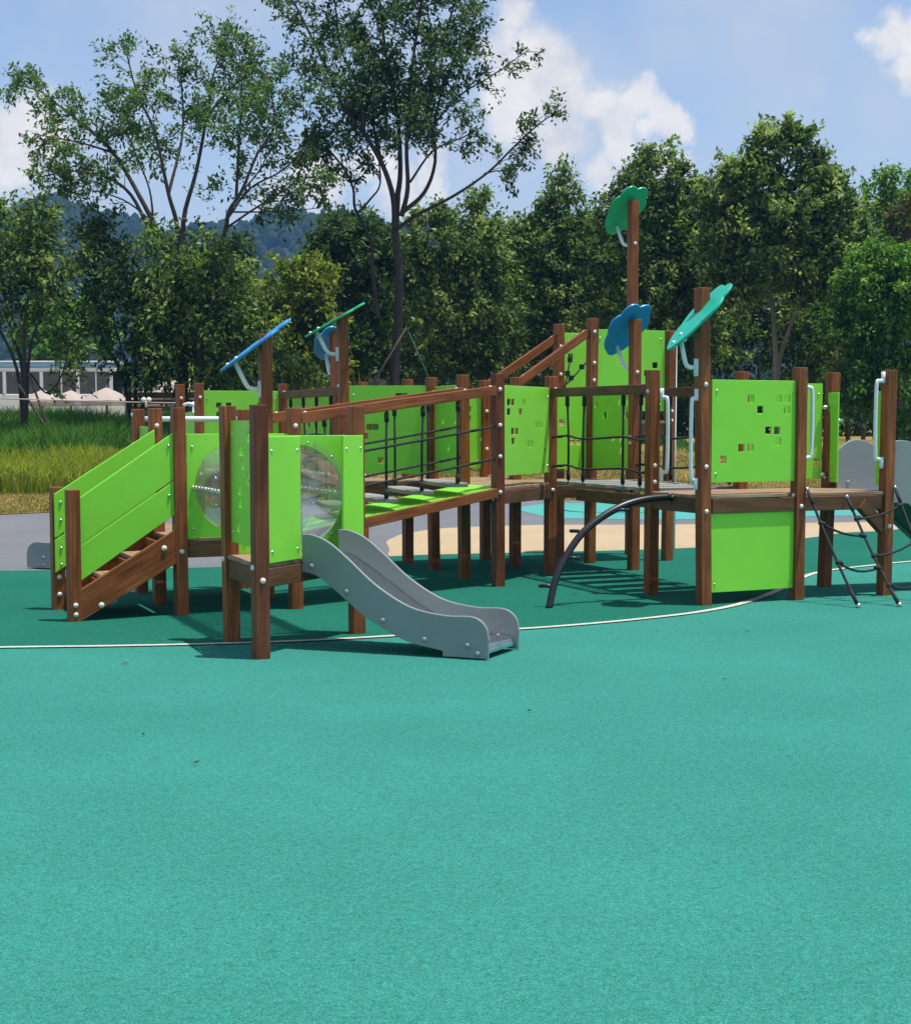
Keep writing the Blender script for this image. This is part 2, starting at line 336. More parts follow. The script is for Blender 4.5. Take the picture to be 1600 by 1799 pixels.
def post(k, H, caps=(), lean=0., m='wood', w=HP):
    b = MB(); p = P[k]; a = Vector((p.x, p.y, -.02)); t = Vector((p.x+lean, p.y, H)); d = (t-a).normalized()
    b.box((a+t)/2, U, V, d, w, w, (t-a).length/2, 0)
    for z, f in caps:
        n = {'f': -V, 'l': -U, 'r': U, 'b': V}[f]; q = a+(t-a)*((z+.02)/(H+.02)); b.dome(q+n*(w-.002), n, .0205, 1, 10, 4, .85)
    P[k+'_top'] = t
    return b.build('post', [m, 'cap'], PS, .007)
lowc = ((.53, 'f'), (.46, 'r'), (1.46, 'f')); hic = ((.86, 'f'), (.80, 'r'), (1.78, 'f'))
post('S0', .98, ((.13, 'f'), (.27, 'f'), (.60, 'f'))); post('S1', .99, ((.13, 'f'), (.06, 'f')))
post('S2', 1.60, ((.55, 'l'), (.50, 'f'), (1.2, 'r')), -.01); post('S3', 1.60, lowc, -.02); post('S4', 1.60, ((1.55, 'l'), (1.30, 'l'), (.5, 'f')), -.01)
post('D', 1.60, lowc, -.01); post('L1', 2.22, ((1.52, 'r'), (.5, 'f')), 0); post('E', 1.60, ((1.52, 'r'), (.5, 'f')), -.01)
post('A', 1.60, ((.50, 'f'), (.58, 'l'), (.57, 'r')), 0, 'woods'); post('B', 1.60, ((.53, 'f'), (.57, 'l')), -.015); post('C', 1.60, ((.53, 'f'), (.5, 'r')))
post('P872', 1.92, ((1.78, 'f'), (1.46, 'f'), (1.18, 'f'), (.86, 'f'), (.80, 'l'), (.80, 'r')), -.01, 'woods'); post('P809', 1.93, hic, -.02)
post('P850', 1.93, ((1.6, 'f'), (1.3, 'l'), (1.2, 'f'), (1.72, 'r')), -.01); post('P763', 1.93, hic, -.03); post('P905', 1.94, hic); post('P966', 1.93, ((.83, 'f'), (.86, 'r')))
post('P978', 2.54, ((2.38, 'r'), (2.3, 'f'), (2.0, 'f')), -.01); post('P1035', 2.56, ((2.42, 'f'), (2.1, 'f'), (1.92, 'f')), .015); post('P1112', 2.50, ((1.98, 'f'), (1.34, 'l'), (1.28, 'l'), (.8, 'f')))
post('P1099', 3.92, ((3.45, 'f'), (1.5, 'f')), .0); post('P1143', 1.93, ((1.12, 'f'), (.98, 'f'), (1.75, 'l'))); post('P1167', 2.45, ((1.6, 'f'), (1.5, 'f')), .02)
post('P1236', 2.56, ((1.79, 'f'), (1.13, 'f'), (.84, 'r'), (.77, 'f'), (2.1, 'r'), (2.2, 'r')), -.045); post('P1302', 1.93, hic); post('P1398', 1.94, ((1.86, 'r'), (.88, 'l'), (.79, 'f')))
post('P1447', 1.93, ((1.62, 'l'), (1.52, 'r'), (1.0, 'l'), (.95, 'r')), .05); post('P1551', 1.93, ((.88, 'l'), (.6, 'f')), .01)
post('L2', 2.57, ((1.85, 'l'), (1.66, 'l')), -.01); post('L2b', 2.45, hic); post('N1', 1.93, hic)
for k in ('J1', 'J2', 'J3', 'J4', 'M1'): post(k, 1.95, hic)
# --- decks
def deck(keys, z, edges=None, along=None, faces='plank'):
    c = sum((P[k] for k in keys), Vector((0, 0, 0)))/len(keys); poly = [Vector((P[k].x, P[k].y, 0)) for k in keys]
    poly = [p+(p-Vector((c.x, c.y, 0))).normalized()*.045 for p in poly]
    d = along or U; q = Vector((-d.y, d.x, 0)); b = MB()
    ys = [p.dot(q) for p in poly]; y0, y1 = min(ys), max(ys); n = max(3, round((y1-y0)/.105)); w = (y1-y0)/n
    def span(y):
        r = []
        for i in range(len(poly)):
            a, e = poly[i], poly[(i+1) % len(poly)]; ya, ye = a.dot(q), e.dot(q)
            if (ya-y)*(ye-y) < 0: r.append((a+(e-a)*((y-ya)/(ye-ya))).dot(d))
        return (min(r), max(r)) if len(r) > 1 else None
    for i in range(n):
        lo, hi = y0+i*w+.003, y0+(i+1)*w-.003; s1, s2 = span(lo+.002), span(hi-.002)
        if not s1 or not s2: continue
        pts = [d*s1[0]+q*lo, d*s1[1]+q*lo, d*s2[1]+q*hi, d*s2[0]+q*hi]; zz = z+random.uniform(-.0015, .0015)
        vs = [Vector((p.x, p.y, zz)) for p in pts]+[Vector((p.x, p.y, zz-.028)) for p in pts]; o = random.random()*9; o2 = random.random()*9
        fs = [(0, 1, 2, 3), (7, 6, 5, 4)]+[(j, 4+j, 4+(j+1) % 4, (j+1) % 4) for j in range(4)]
        uv = lambda k: (vs[k].dot(d)+o, vs[k].dot(q)+vs[k].z+o2)
        b.add(vs, fs, 0, [[uv(k) for k in f] for f in fs])
    dk = b.build('deck', faces, PS, .003, 1)
    for i in range(len(keys)):
        a, e = P[keys[i]], P[keys[(i+1) % len(keys)]]; t = (e-a).normalized(); nrm = Vector((-t.y, t.x, 0)); nrm = nrm if nrm.dot(c-a) < 0 else -nrm
        bb_ = MB(); A_ = a+t*(HP+.006)+nrm*.012; E_ = e-t*(HP+.006)+nrm*.012
        bb_.beam((A_.x, A_.y, z-.029-.062), (E_.x, E_.y, z-.029-.062), .036, .12)
        bb_.build('beam', 'woodb', dk, .004, 1)
    return dk
deck(['A', 'B', 'C'], .6); deck(['S2', 'D', 'L1', 'S3'], .6); deck(['S3', 'L1', 'E', 'S4'], .6)
deck(['P872', 'P966', 'P809'], .9); deck(['P809', 'P966', 'P905', 'P763'], .9); deck(['P763', 'P905', 'P850', 'N1'], .9); deck(['P966', 'P1112', 'P1035', 'P905'], .9)
deck(['P1236', 'P1398', 'P1302', 'P1143'], .9); deck(['P1398', 'P1551', 'P1447', 'P1302'], .9); deck(['P978', 'P1035', 'P1167', 'P1099'], 1.5)
deck(['L2', 'P763', 'N1', 'L2b'], .9); deck(['J2', 'J3', 'J4', 'J1'], .9)
# --- panels
def wall(a, b, z0, z1, holes=(), off=0., e0=HP+.006, e1=HP+.006, th=.018, side=None, bolts=True, hs=(.062, .062)):
    A_, B_ = P[a], P[b]; t = (B_-A_); L = t.length; t.normalize(); n = Vector((t.y, -t.x, 0))      # n = right-hand side of a->b, towards the camera for left-to-right
    p0 = A_+t*e0+n*off; W = L-e0-e1; H = z1-z0; mb = MB()
    mb.panel(Vector((p0.x, p0.y, z0)), t, Z, W, H, th, [(x*W, (1-y)*H, hs[0], hs[1]) for x, y in holes], 0)
    if bolts:
        for x in (.045, W-.045):
            for z in (.07, H-.09):
                for s in (1, -1): mb.dome(Vector((p0.x, p0.y, z0+z))+t*x+n*(s*(th/2-.001)), n*s, .011, 1, 8, 3, .9)
    return mb.build('wall_panel', ['lime', 'steel'], PS, .0045)
def norm(lst, x0, x1, y0, y1): return [((x-x0)/(x1-x0), (y-y0)/(y1-y0)) for x, y in lst]
H_R1 = norm([(491, 300), (555, 372), (676, 298), (735, 298), (735, 372), (611, 507), (670, 507), (676, 578), (432, 618), (493, 618), (312, 693)], 235, 808, 180, 840)
H_872 = norm([(187, 585), (217, 585), (300, 585), (187, 652), (275, 650), (400, 745), (429, 745), (217, 787), (248, 787), (220, 855), (330, 880), (357, 880), (467, 935)], 133, 502, 470, 1095)
H_AB = norm([(230, 300), (247, 300), (173, 385), (190, 385), (247, 388), (190, 468), (228, 548), (165, 625), (248, 635), (168, 703), (153, 855)], 103, 285, 205, 960)
H_X = [(.30, .22), (.42, .22), (.30, .32), (.78, .22), (.62, .55), (.70, .55), (.45, .68), (.2, .75)]
H_Y = [(.12, .30), (.45, .45), (.52, .45), (.72, .2), (.25, .6), (.83, .72), (.60, .82)]
H_4A = [(.62, .42), (.78, .66), (.88, .66)]; H_4B = [(.10, .2), (.32, .33), (.68, .18), (.88, .18), (.88, .33), (.55, .62), (.75, .62), (.75, .76)]
wall('P1236', 'P1398', 1.0, 1.83, H_R1, .0, HP+.004, -.01+HP-.012)
wall('P1236', 'P1398', .105, .80, (), .0, HP+.004, HP-.02)
wall('P872', 'P966', 1.0, 1.82, H_872, .0, hs=(.078, .058), th=.012)
wall('B', 'A', .69, 1.50, H_AB, 0, hs=(.062, .065), th=.011)
wall('P1302', 'P1447', .98, 1.83, [(.93, .83), (.17, .27), (.27, .49), (.385, .49), (.45, .30)], 0, hs=(.07, .07))
wall('P905', 'P1035', 1.0, 1.83, H_4A); wall('P1035', 'P1112', 1.0, 1.83, H_4B)
wall('P1035', 'P1167', 1.6, 2.45, [(.74, .53), (.86, .43), (.86, .53), (.72, .7), (.33, .36)])
wall('P978', 'P1099', 1.6, 2.45, [(.1, .3)])
wall('L2', 'P763', .97, 1.85, [(.16, .38), (.25, .47), (.33, .47), (.2, .57), (.62, .12), (.70, .12), (.4, .85)]); wall('P763', 'P809', .99, 1.84, [(.3, .4), (.75, .4), (.5, .7)])
wall('N1', 'P850', 1.0, 1.83, [(.74, .25), (.82, .25), (.82, .37), (.76, .6), (.76, .72)], hs=(.04, .06))
wall('J2', 'J3', .99, 1.86, [(.2, .2), (.33, .2), (.2, .33), (.75, .2)]); wall('J1', 'J2', .99, 1.6)
wall('J4', 'M1', .99, 1.83, H_Y); wall('S3', 'S4', .7, 1.45)
# slide-side panels on the sloping edge A-C and the far panels of the right slide
def part_wall(a, b, s0, s1, z0, z1, off=0.):
    A_, B_ = P[a], P[b]; t = (B_-A_); L = t.length; return wall(a, b, z0, z1, (), off, s0*L, L-s1*L)
part_wall('A', 'C', .045, .36, .60, 1.40, .02); part_wall('A', 'C', .765, .99, .60, 1.40, .055)
part_wall('P1551', 'P1447', .05, .16, .95, 1.75); part_wall('P1551', 'P1447', .80, .97, .95, 1.75)
def hole_wall(a, b, z0, z1, R, zc, off=0.):
    A_, B_ = P[a], P[b]; t = (B_-A_); L = t.length; t.normalize(); n = Vector((t.y, -t.x, 0)); W = L/2-HP-.004; c = (A_+B_)/2+n*off; th = .018
    ang = sorted(set([2*math.pi*i/64 for i in range(64)]+[math.atan2(sz*h, sx*W) % (2*math.pi) for sx in (-1, 1) for sz, h in ((1, z1-zc), (-1, zc-z0))]))
    vs = []
    for s in (1, -1):
        for q in ang:
            cs, sn = math.cos(q), math.sin(q); k = min(W/abs(cs) if abs(cs) > 1e-6 else 9, ((z1-zc) if sn > 0 else (zc-z0))/abs(sn) if abs(sn) > 1e-6 else 9)
            for rr in (R, k): vs.append(Vector((c.x, c.y, zc))+t*(cs*rr)+Z*(sn*rr)+n*(s*th/2))
    k = len(ang); I = lambda s, i, o: s*2*k+(i % k)*2+o; fs = []
    for i in range(k):
        fs += [(I(0, i, 0), I(0, i, 1), I(0, i+1, 1), I(0, i+1, 0)), (I(1, i, 0), I(1, i+1, 0), I(1, i+1, 1), I(1, i, 1)), (I(0, i, 0), I(0, i+1, 0), I(1, i+1, 0), I(1, i, 0)), (I(0, i, 1), I(1, i, 1), I(1, i+1, 1), I(0, i+1, 1))]
    mb = MB(); mb.add(vs, fs)
    for x in (-W+.045, W-.045):
        for z in (z0+.08, z1-.1):
            for s in (1, -1): mb.dome(Vector((c.x, c.y, z))+t*x+n*(s*th/2), n*s, .011, 1, 8, 3, .9)
    return mb.build('wall_panel', ['lime', 'steel'], PS, .004), c, n
RT = .352; ZT = .985
_, c1, n1_ = hole_wall('B', 'C', .60, 1.40, RT, ZT); _, c2, n2_ = hole_wall('S2', 'D', .59, 1.40, RT, ZT)
# --- clear tunnel with bolted seams
ax = (c2-c1); LT = ax.length; ax.normalize(); rt = Vector((ax.y, -ax.x, 0)); mb = MB(); n = 48
sec = [0, LT]
for rr, flip in ((RT, 0), (RT-.005, 1)):
    vs = []; fs = []
    for s in np.linspace(.012, LT-.012, 7):
        for k in range(n):
            a = 2*math.pi*k/n; vs.append(Vector((c1.x, c1.y, ZT))+ax*s+(rt*math.cos(a)+Z*math.sin(a))*rr)
    for i in range(6):
        for k in range(n):
            q = (i*n+k, i*n+(k+1) % n, (i+1)*n+(k+1) % n, (i+1)*n+k); fs.append(q if flip else q[::-1])
    mb.add(vs, fs, 0, smooth=True)
tun = mb.build('tunnel', ['clear'], PS); tun['label'] = 'clear see-through crawl tunnel'
for s in (.014, LT*.5, LT-.014):                              # flange rings
    fr = MB(); prof = [(RT+.002, -.008), (RT+.045, -.008), (RT+.045, .008), (RT+.002, .008)]; vs = []; fs = []
    for k in range(n):
        a = 2*math.pi*k/n
        for r_, h in prof: vs.append(Vector((c1.x, c1.y, ZT))+ax*(s+h)+(rt*math.cos(a)+Z*math.sin(a))*r_)
    for k in range(n):
        for j in range(4): fs.append((k*4+j, k*4+(j+1) % 4, ((k+1) % n)*4+(j+1) % 4, ((k+1) % n)*4+j))
    fr.add(vs, fs, 0)
    for k in range(12):
        a = 2*math.pi*(k+.5)/12
        for sg in (1, -1): fr.dome(Vector((c1.x, c1.y, ZT))+ax*(s+sg*.008)+(rt*math.cos(a)+Z*math.sin(a))*(RT+.025), ax*sg, .011, 1, 8, 3, .9)
    fr.build('flange', ['clear', 'steel'], tun)
for sg in (1, -1):
    sm = MB(); c = Vector((c1.x, c1.y, ZT))+rt*(sg*(RT+.016)); sm.box(c+ax*(LT/2), ax, rt, Z, LT/2-.02, .014, .004, 0)
    for k in range(15):
        q = c+ax*(.06+(LT-.12)*k/14); sm.dome(q+Z*.006, Z, .013, 1, 8, 3, 1.2); sm.dome(q-Z*.006, -Z, .013, 1, 8, 3, 1.2)
    sm.build('seam', ['clear', 'steel'], tun)
# --- stairs
st = MB(); d = (P['S2']-P['S1']); Ls = d.length; d.normalize(); w = (P['S0']-P['S1']); wl = w.length; w.normalize()
def stair_board(pa, zs_a, zs_b, la, lb, th, off, m, par, name):
    mb = MB(); q = lambda s, z: (s, z); out = [(la, zs_a[0]), (lb, zs_b[0]), (lb, zs_b[1]), (la, zs_a[1])]
    mb.prism(out, Vector((pa.x, pa.y, 0))+w*off, d, Z, th)
    mb.uv[0] = [(x*1.2+z*.6, z-x*.58) for x, z in out]; mb.uv[1] = [(x*1.2+z*.6, z-x*.58) for x, z in out[::-1]]
    return mb.build(name, m, par, .004)
def steps():
    mb = MB()
    k0 = None
    for i, z in enumerate((.15, .30, .45)):
        s = .16+i*.215; c = P['S1']+d*s+w*(wl/2); t = MB(); t.box((c.x, c.y, z-.018), w, d, Z, wl/2-.03, .10, .018)
        o = t.build('step', 'plank', k0 or PS, .004, 1)
    return
stringer = stair_board(P['S1'], (.0, .235), (.42, .68), HP*.6, Ls-HP*.6, .038, -.02, 'wood', PS, 'staircase'); stringer['label'] = 'timber steps between lime guard boards'
mb = MB(); 
for z, f in ((.07, .12), (.10, .26), (.58, .72)): pass
for s, z in ((.2, .12), (Ls-.14, .53)): mb = MB(); mb.dome(Vector((P['S1'].x, P['S1'].y, z))+d*s-w*.038, -w, .023, 0, 10, 4); mb.build('bolt_cap', 'cap', stringer)
stair_board(P['S1'], (.0, .235), (.42, .68), HP*.6, Ls-HP*.6, .038, wl+.02, 'wood', stringer, 'stringer')
for i, z in enumerate((.15, .30, .45)):
    s = .17+i*.225; c = P['S1']+d*s+w*(wl/2); t = MB(); t.box((c.x, c.y, z-.018), w, d, Z, wl/2-.002, .115, .018); t.build('step', 'plank', stringer, .004, 1)
    t = MB(); t.box((c.x+d.x*.1, c.y+d.y*.1, z+.055), w, d, Z, wl/2-.004, .010, .052); t.build('riser', 'wood', stringer, .003, 1)
for off, la, lb in ((HP*.3-.02, HP, Ls-.02), (wl-HP-.02, -.03, Ls-.04)):
    stair_board(P['S1'], (.578, .925), (1.074, 1.43), la, lb, .018, off, 'lime', stringer, 'guard_board')
    o = stair_board(P['S1'], (.305, .565), (.80, 1.06), la, lb, .018, off, 'lime', stringer, 'guard_board')
for s, z, q in [(.02, z, HP+.03) for z in (.86, .72, .50, .37)]+[(Ls-.09, 1.31, .017), (Ls-.09, .93, .017)]:
    mb = MB(); mb.dome(Vector((P['S0' if s < .1 else 'S1'].x, P['S0' if s < .1 else 'S1'].y, z))+d*s-w*q, -w, .013, 0, 8, 3, .9); mb.build('bolt', 'steel', stringer)
# --- slides
def slide(start, dr, wdt, side, chute, mside='greyp', name='slide', bolts=(), mch='steel', mund='steel'):
    dr = Vector(dr).normalized(); q = Vector((-dr.y, dr.x, 0)); mb = MB(); c = crom([(x, z, 0) for x, z in chute], 6); vs = []; fs = []
    for p in c:
        for y in (-wdt/2+.012, wdt/2-.012):
            b0 = Vector((start.x, start.y, 0))+dr*p.x+q*y; vs += [Vector((b0.x, b0.y, p.y)), Vector((b0.x, b0.y, p.y-.02))]
    for i in range(len(c)-1):
        o = i*4; fs += [(o, o+4, o+6, o+2), (o+1, o+3, o+7, o+5), (o, o+1, o+5, o+4), (o+2, o+6, o+7, o+3)]
    o = (len(c)-1)*4; fs += [(0, 2, 3, 1), (o, o+1, o+3, o+2)]
    mb.add(vs, fs, 0, smooth=False)
    for i in range(len(fs)-2):
        if i % 4 == 1: mb.m[i] = 1
    sl = mb.build(name, [mch, mund], PS)
    for s in (-1, 1):
        m2 = MB(); m2.prism(side, Vector((start.x, start.y, 0))+q*(s*wdt/2), dr, Z, .022)
        for x, z in bolts: 
            for e in (-1, 1): m2.dome(Vector((start.x, start.y, z))+dr*x+q*(s*wdt/2+e*.010), q*e, .021, 1, 10, 4, .8)
        m2.build('side_wall', [mside, mside], sl, .006, 3)
    return sl
px_side_top = [(524, 938), (545, 939.5), (575, 953), (610, 982), (660, 1028), (720, 1066), (780, 1081), (825, 1083), (843, 1090), (854, 1104), (858, 1124), (857, 1160)]
px_side_bot = [(778, 1159), (778, 1145), (730, 1133), (698, 1120), (638, 1084), (615, 1064), (569, 1024), (548, 1011), (524, 1004)]
LS = 1.32
def sp(u, v):
    t = (u-524)/(857-524); return (t*LS, 1.5-(v-739)/(269.5+13*t))
top = [(p.x, p.y) for p in crom([(*sp(u, v), 0) for u, v in px_side_top[:-1]], 5)]+[(sp(857, 1160)[0], .012)]
bot = [(sp(778, 0)[0], .012), sp(778, 1145)]+[(p.x, p.y) for p in crom([(*sp(u, v), 0) for u, v in px_side_bot[1:]], 5)][1:]
AC = (P['C']-P['A']); sd = Vector((AC.y, -AC.x, 0)).normalized()
s0 = P['A']+AC*(.367+.762)/2+sd*.03
chute = [(-.06, .602), (.08, .598), (.22, .53), (.42, .40), (.65, .255), (.9, .145), (1.1, .105), (1.27, .10), (1.30, .06)]
sl = slide(s0, sd, .51, top+bot, chute, bolts=((.075, .553), (.329, .396), (.59, .221), (.884, .113), (1.18, .091), (1.25, .042)))
sl['label'] = 'short grey slide with steel chute in front'
big = lambda s: [(0, .80), (0, 1.18), (.06, 1.28), (.18, 1.33), (.34, 1.31), (.5, 1.21), (.75, .97), (1.1, .62), (1.5, .36), (1.9, .26), (2.02, .2), (2.06, .1), (2.06, .012), (1.75, .012), (1.4, .10), (1.0, .30), (.6, .60), (.3, .78)]
cR = (P['P1551']+P['P1447'])/2; e = (P['P1447']-P['P1551']); sr = Vector((e.y, -e.x, 0)).normalized()
sl = slide(cR+sr*.03, sr, .60, [(p.x, p.y) for p in crom([(x, z, 0) for x, z in big(0)[:13]], 4)]+big(0)[13:], [(.0, .893), (.15, .885), (.5, .72), (1.0, .38), (1.5, .17), (2.0, .12)], bolts=((.12, .95), (.6, .72), (1.1, .4)), mund='ropeg')
sd2 = Vector((-.92, .40, 0)).normalized(); eb = G(50, 993)*.5+G(95, 998)*.5
half = [(x, z) for x, z in top+bot]
sl = slide(eb-sd2*1.32+Vector((.02, 0, 0)), sd2, .50, half, chute, bolts=((1.11, .12), (1.11, .045), (.57, .225)))
# --- rails, ramp and bridges
def rail(a, b, za, zb, w=.05, h=.085, oa=0., ob=0., name='handrail', m='wood', shift=Vector((0, 0, 0)), caps=True):
    A_, B_ = Vector((P[a].x, P[a].y, za)), Vector((P[b].x, P[b].y, zb)); t = (B_-A_).normalized(); mb = MB()
    A2, B2 = A_+t*(HP+.004+oa)+shift, B_-t*(HP+.004+ob)+shift; mb.beam(A2, B2, w, h)
    if caps:
        hz = Vector((-t.y, t.x, 0)).normalized(); up = Vector((0, 0, 1))
        for q in (A2+t*.06, B2-t*.06):
            mb.dome(q+up*(h/2-.002), up, .016, 1, 8, 3, .6)
    return mb.build(name, [m, 'cap'], PS, .006)
rail('D', 'P872', 1.515, 1.775); rail('L1', 'P809', 1.515, 1.775)
rail('P966', 'P1143', 1.77, 1.77, m='woodb'); rail('P1112', 'P1302', 1.77, 1.77, m='woodb')
rail('P850', 'P978', 1.86, 2.42); rail('P905', 'P1035', 1.86, 2.44)
rail('J3', 'L2', 1.81, 1.80, m='woodb'); rail('J4', 'L2b', 1.81, 1.80, m='woodb')
def quad_ramp(a, b, c, d_, z0, z1, th, m, name='ramp', beams=True):
    pts = [Vector((P[k].x, P[k].y, z)) for k, z in ((a, z0), (b, z1), (c, z1), (d_, z0))]; q = (pts[1]-pts[0]).normalized()
    mb = MB(); mb.add(pts+[p-Z*th for p in pts], [(0, 1, 2, 3), (7, 6, 5, 4)]+[(j, 4+j, 4+(j+1) % 4, (j+1) % 4) for j in range(4)]); r_ = mb.build(name, m, PS)
    for i, j in ((0, 1), (3, 2)) if beams else ():
        k = MB(); t = (pts[j]-pts[i]).normalized(); n_ = Vector((t.y, -t.x, 0))*(.022 if i == 0 else -.022); k.beam(pts[i]+t*.05-Z*.045+n_, pts[j]-t*.05-Z*.045+n_, .036, .085); k.build('beam', 'wood', r_, .004, 1)
    return r_
rp = quad_ramp('D', 'P872', 'P809', 'L1', .615, .905, .014, 'lime')
quad_ramp('P905', 'P1035', 'P978', 'P850', .905, 1.505, .02, 'plank', beams=False)
def lerp(a, b, t): return a+(b-a)*t
def rope_side(a, b, za, zb, ss, lows, tops, name='rope_netting', zl=(1.35, 1.07), sag=.03, ends=True):
    mb = MB(); A_, B_ = P[a], P[b]; vert = []
    for s, zt, zb_ in zip(ss, tops, lows):
        p = lerp(A_, B_, s); j = random.uniform(-.015, .015); t = Vector((p.x, p.y, zt)); e = Vector((p.x+j, p.y+j, zb_))
        mb.tube([t, lerp(t, e, .5)+Vector((j*.5, 0, 0)), e], .011, 6)
        mb.tube([lerp(t, e, .02), lerp(t, e, .13)], .020, 8); mb.tube([lerp(t, e, .88), lerp(t, e, .985)], .019, 8)
        for q, n_ in ((t, 1), (e, 1)): mb.tube([q+Z*.02, q-Z*.03], .009, 6, 1)
        vert.append((s, t, e))
    L = (B_-A_).normalized()
    for z in zl:
        za_, zb2 = za+z, zb+z; pts = [Vector((A_.x, A_.y, za_))+L*HP]
        for s, t, e in vert:
            zz = za_+(zb2-za_)*s; f = (t.z-zz)/(t.z-e.z); q = lerp(t, e, f); pts.append(q+Z*(sag*(.5 if len(pts) % 2 else -.3)))
            mb.ball(q+Z*(sag*(.5 if len(pts) % 2 == 0 else -.3)), .0165)
        pts.append(Vector((B_.x, B_.y, zb2))-L*HP); mb.tube(crom(pts, 3), .0105, 6)
        for p_, q_ in ((pts[0], pts[1]), (pts[-1], pts[-2])):
            mb.tube([p_, lerp(p_, q_, min(.9, .09/max(.01, (q_-p_).length)))], .008, 6, 1); mb.tube([lerp(p_, q_, .35), lerp(p_, q_, .65)], .014, 8)
    return mb.build(name, ['rope', 'steel'], PS)
T1 = [.25, .42, .60, .78]; zr = lambda s: 1.475+.26*s; zt = lambda s: .645+.29*s+.075
rope_side('D', 'P872', -.76, -.47, T1, [zt(s) for s in T1], [zr(s) for s in T1], zl=(1.92, 1.63), sag=.0)
T2 = [s+.02 for s in T1]
rope_side('L1', 'P809', -.76, -.47, T2, [zt(s) for s in T2], [zr(s) for s in T2], zl=(1.92, 1.63), sag=.0)
def tread(a, b, w=.19, th=.036, bow=.03):
    a, b = Vector(a), Vector(b); d_ = (b-a); L = d_.length; d_.normalize(); q = Vector((-d_.y, d_.x, 0)).normalized(); mb = MB()
    out = []
    for i in range(9): t = i/8; out.append((t*L, -w/2-bow*math.sin(math.pi*t)))
    for i in range(9): t = 1-i/8; out.append((t*L, w/2+bow*math.sin(math.pi*t)))
    mb.prism(out, a, d_, q, th); mb.uv[0] = [(x, y) for x, y in out]; mb.uv[1] = [(x, y) for x, y in out[::-1]]
    return mb.build('tread', 'tread', PS, .006)
for s, s2 in zip(T1, T2):
    a, b = lerp(P['D'], P['P872'], s), lerp(P['L1'], P['P809'], s2); tread((a.x, a.y, zt(s)-.01), (b.x, b.y, zt(s)+.0))
SR = [.18, .36, .74, .90]
rope_side('P966', 'P1143', 0, 0, SR, [.93]*4, [1.74]*4, zl=(1.34, 1.06), sag=.035); rope_side('P1112', 'P1302', 0, 0, SR, [.93]*4, [1.74]*4, zl=(1.34, 1.06), sag=.04)
for s in (.12, .32, .52, .72, .90):
    a, b = lerp(P['P966'], P['P1143'], s), lerp(P['P1112'], P['P1302'], s); tread((a.x, a.y, .905), (b.x, b.y, .90+.006*random.random()), .20)
mb = MB(); a, b = lerp(P['P966'], P['P1143'], .30), lerp(P['P966'], P['P1143'], .97); mb.beam((a.x, a.y, .81), (b.x, b.y, .81), .05, .11); mb.build('beam', 'woodb', PS, .004)
SJ = [.15, .38, .6, .82]
rope_side('J3', 'L2', 0, 0, SJ, [.95]*4, [1.77]*4, zl=(1.34, 1.1), sag=.03)
for s in SJ:
    a, b = lerp(P['J3'], P['L2'], s), lerp(P['J4'], P['L2b'], s); tread((a.x, a.y, .91), (b.x, b.y, .91), .2)
# ropes with foot blocks inside the steep ramp
mb = MB()
for a, e in ((at(1003, 622, 17.7), at(990, 690, 17.4)), (at(1030, 636, 17.5), at(975, 692, 17.2))):
    mb.tube([a, lerp(a, e, .5)+Vector((0, 0, -.02)), e], .010, 6)
    for t in (.15, .5): 
        c = lerp(a, e, t); mb.box(c, U, V, Z, .02, .02, .026)
mb.build('rope', 'rope', PS)
# --- climbing net in front of the right deck
def net_pt(i, t):
    a0 = [P['P1398']+U*.05, lerp(P['P1398'], P['P1551'], .5), P['P1551']+U*.05][i]; z0 = (.93, .86, .93)[i]; a = Vector((a0.x, a0.y, z0))-V*(HP+.01)
    f = [G(1508, 1069), G(1580, 1067), G(1655, 1064)][i]; f = Vector((f.x, f.y, .01)); p = lerp(a, f, t); p.z -= .03*math.sin(math.pi*t); return p
mb = MB()
for i in range(3):
    mb.tube([net_pt(i, t) for t in np.linspace(0, 1, 9)], .0115, 6)
    for t0, t1 in ((.03, .12), (.84, .97)): mb.tube([net_pt(i, t0), net_pt(i, (t0+t1)/2), net_pt(i, t1)], .0165, 8)
    mb.ball(net_pt(i, 0), .02, 1); mb.ball(net_pt(i, 1)+Z*.01, .024, 1)
for (i, t), (j, t2), sag in (((0, .27), (1, .34), .03), ((1, .19), (2, .14), .03), ((0, .60), (1, .63), .05), ((1, .52), (2, .44), .03), ((1, .80), (2, .74), .06)):
    a, b = net_pt(i, t), net_pt(j, t2); mb.tube([lerp(a, b, q)-Z*(sag*math.sin(math.pi*q)) for q in np.linspace(0, 1, 7)], .0105, 6)
    for q, e in ((a, b), (b, a)):
        dd = (e-q).normalized(); mb.tube([q-dd*.02, q-dd*.012, q+dd*.035, q+dd*.05], [.008, .02, .02, .008], 8)
mb.build('climbing_net', ['rope', 'steel'], PS)['label'] = 'black rope climbing net hung from the right deck'
# --- black arched climbing pole
Q = [(963, 1070), (975, 1020), (993, 980), (1020, 940), (1055, 910), (1095, 888), (1135, 877), (1178, 873)]; pts = [at(u, v, 13.10+.62*i/7) for i, (u, v) in enumerate(Q)]; pts[0].z = -.02
mb = MB(); arch = crom(pts, 5); mb.tube(arch, .030, 12)
for i, s in ((4, -1), (10, 1), (16, -1), (23, 1), (28, -1)):
    c = arch[i]; t = (arch[i+1]-arch[i-1]).normalized(); sd_ = Vector((U.x*.9, U.y*.4-.4, .0)).normalized()*s; mb.tube([c, c+sd_*.11], .015, 8); mb.ball(c+sd_*.11, .016)
mb.tube([arch[-1]-V*.01, arch[-1]+V*.06], .035, 10); mb.ball(arch[-1]-V*.012, .02, 1)
mb.build('climbing_pole', ['black', 'steel'], PS)['label'] = 'curved black climbing pole with short pegs'
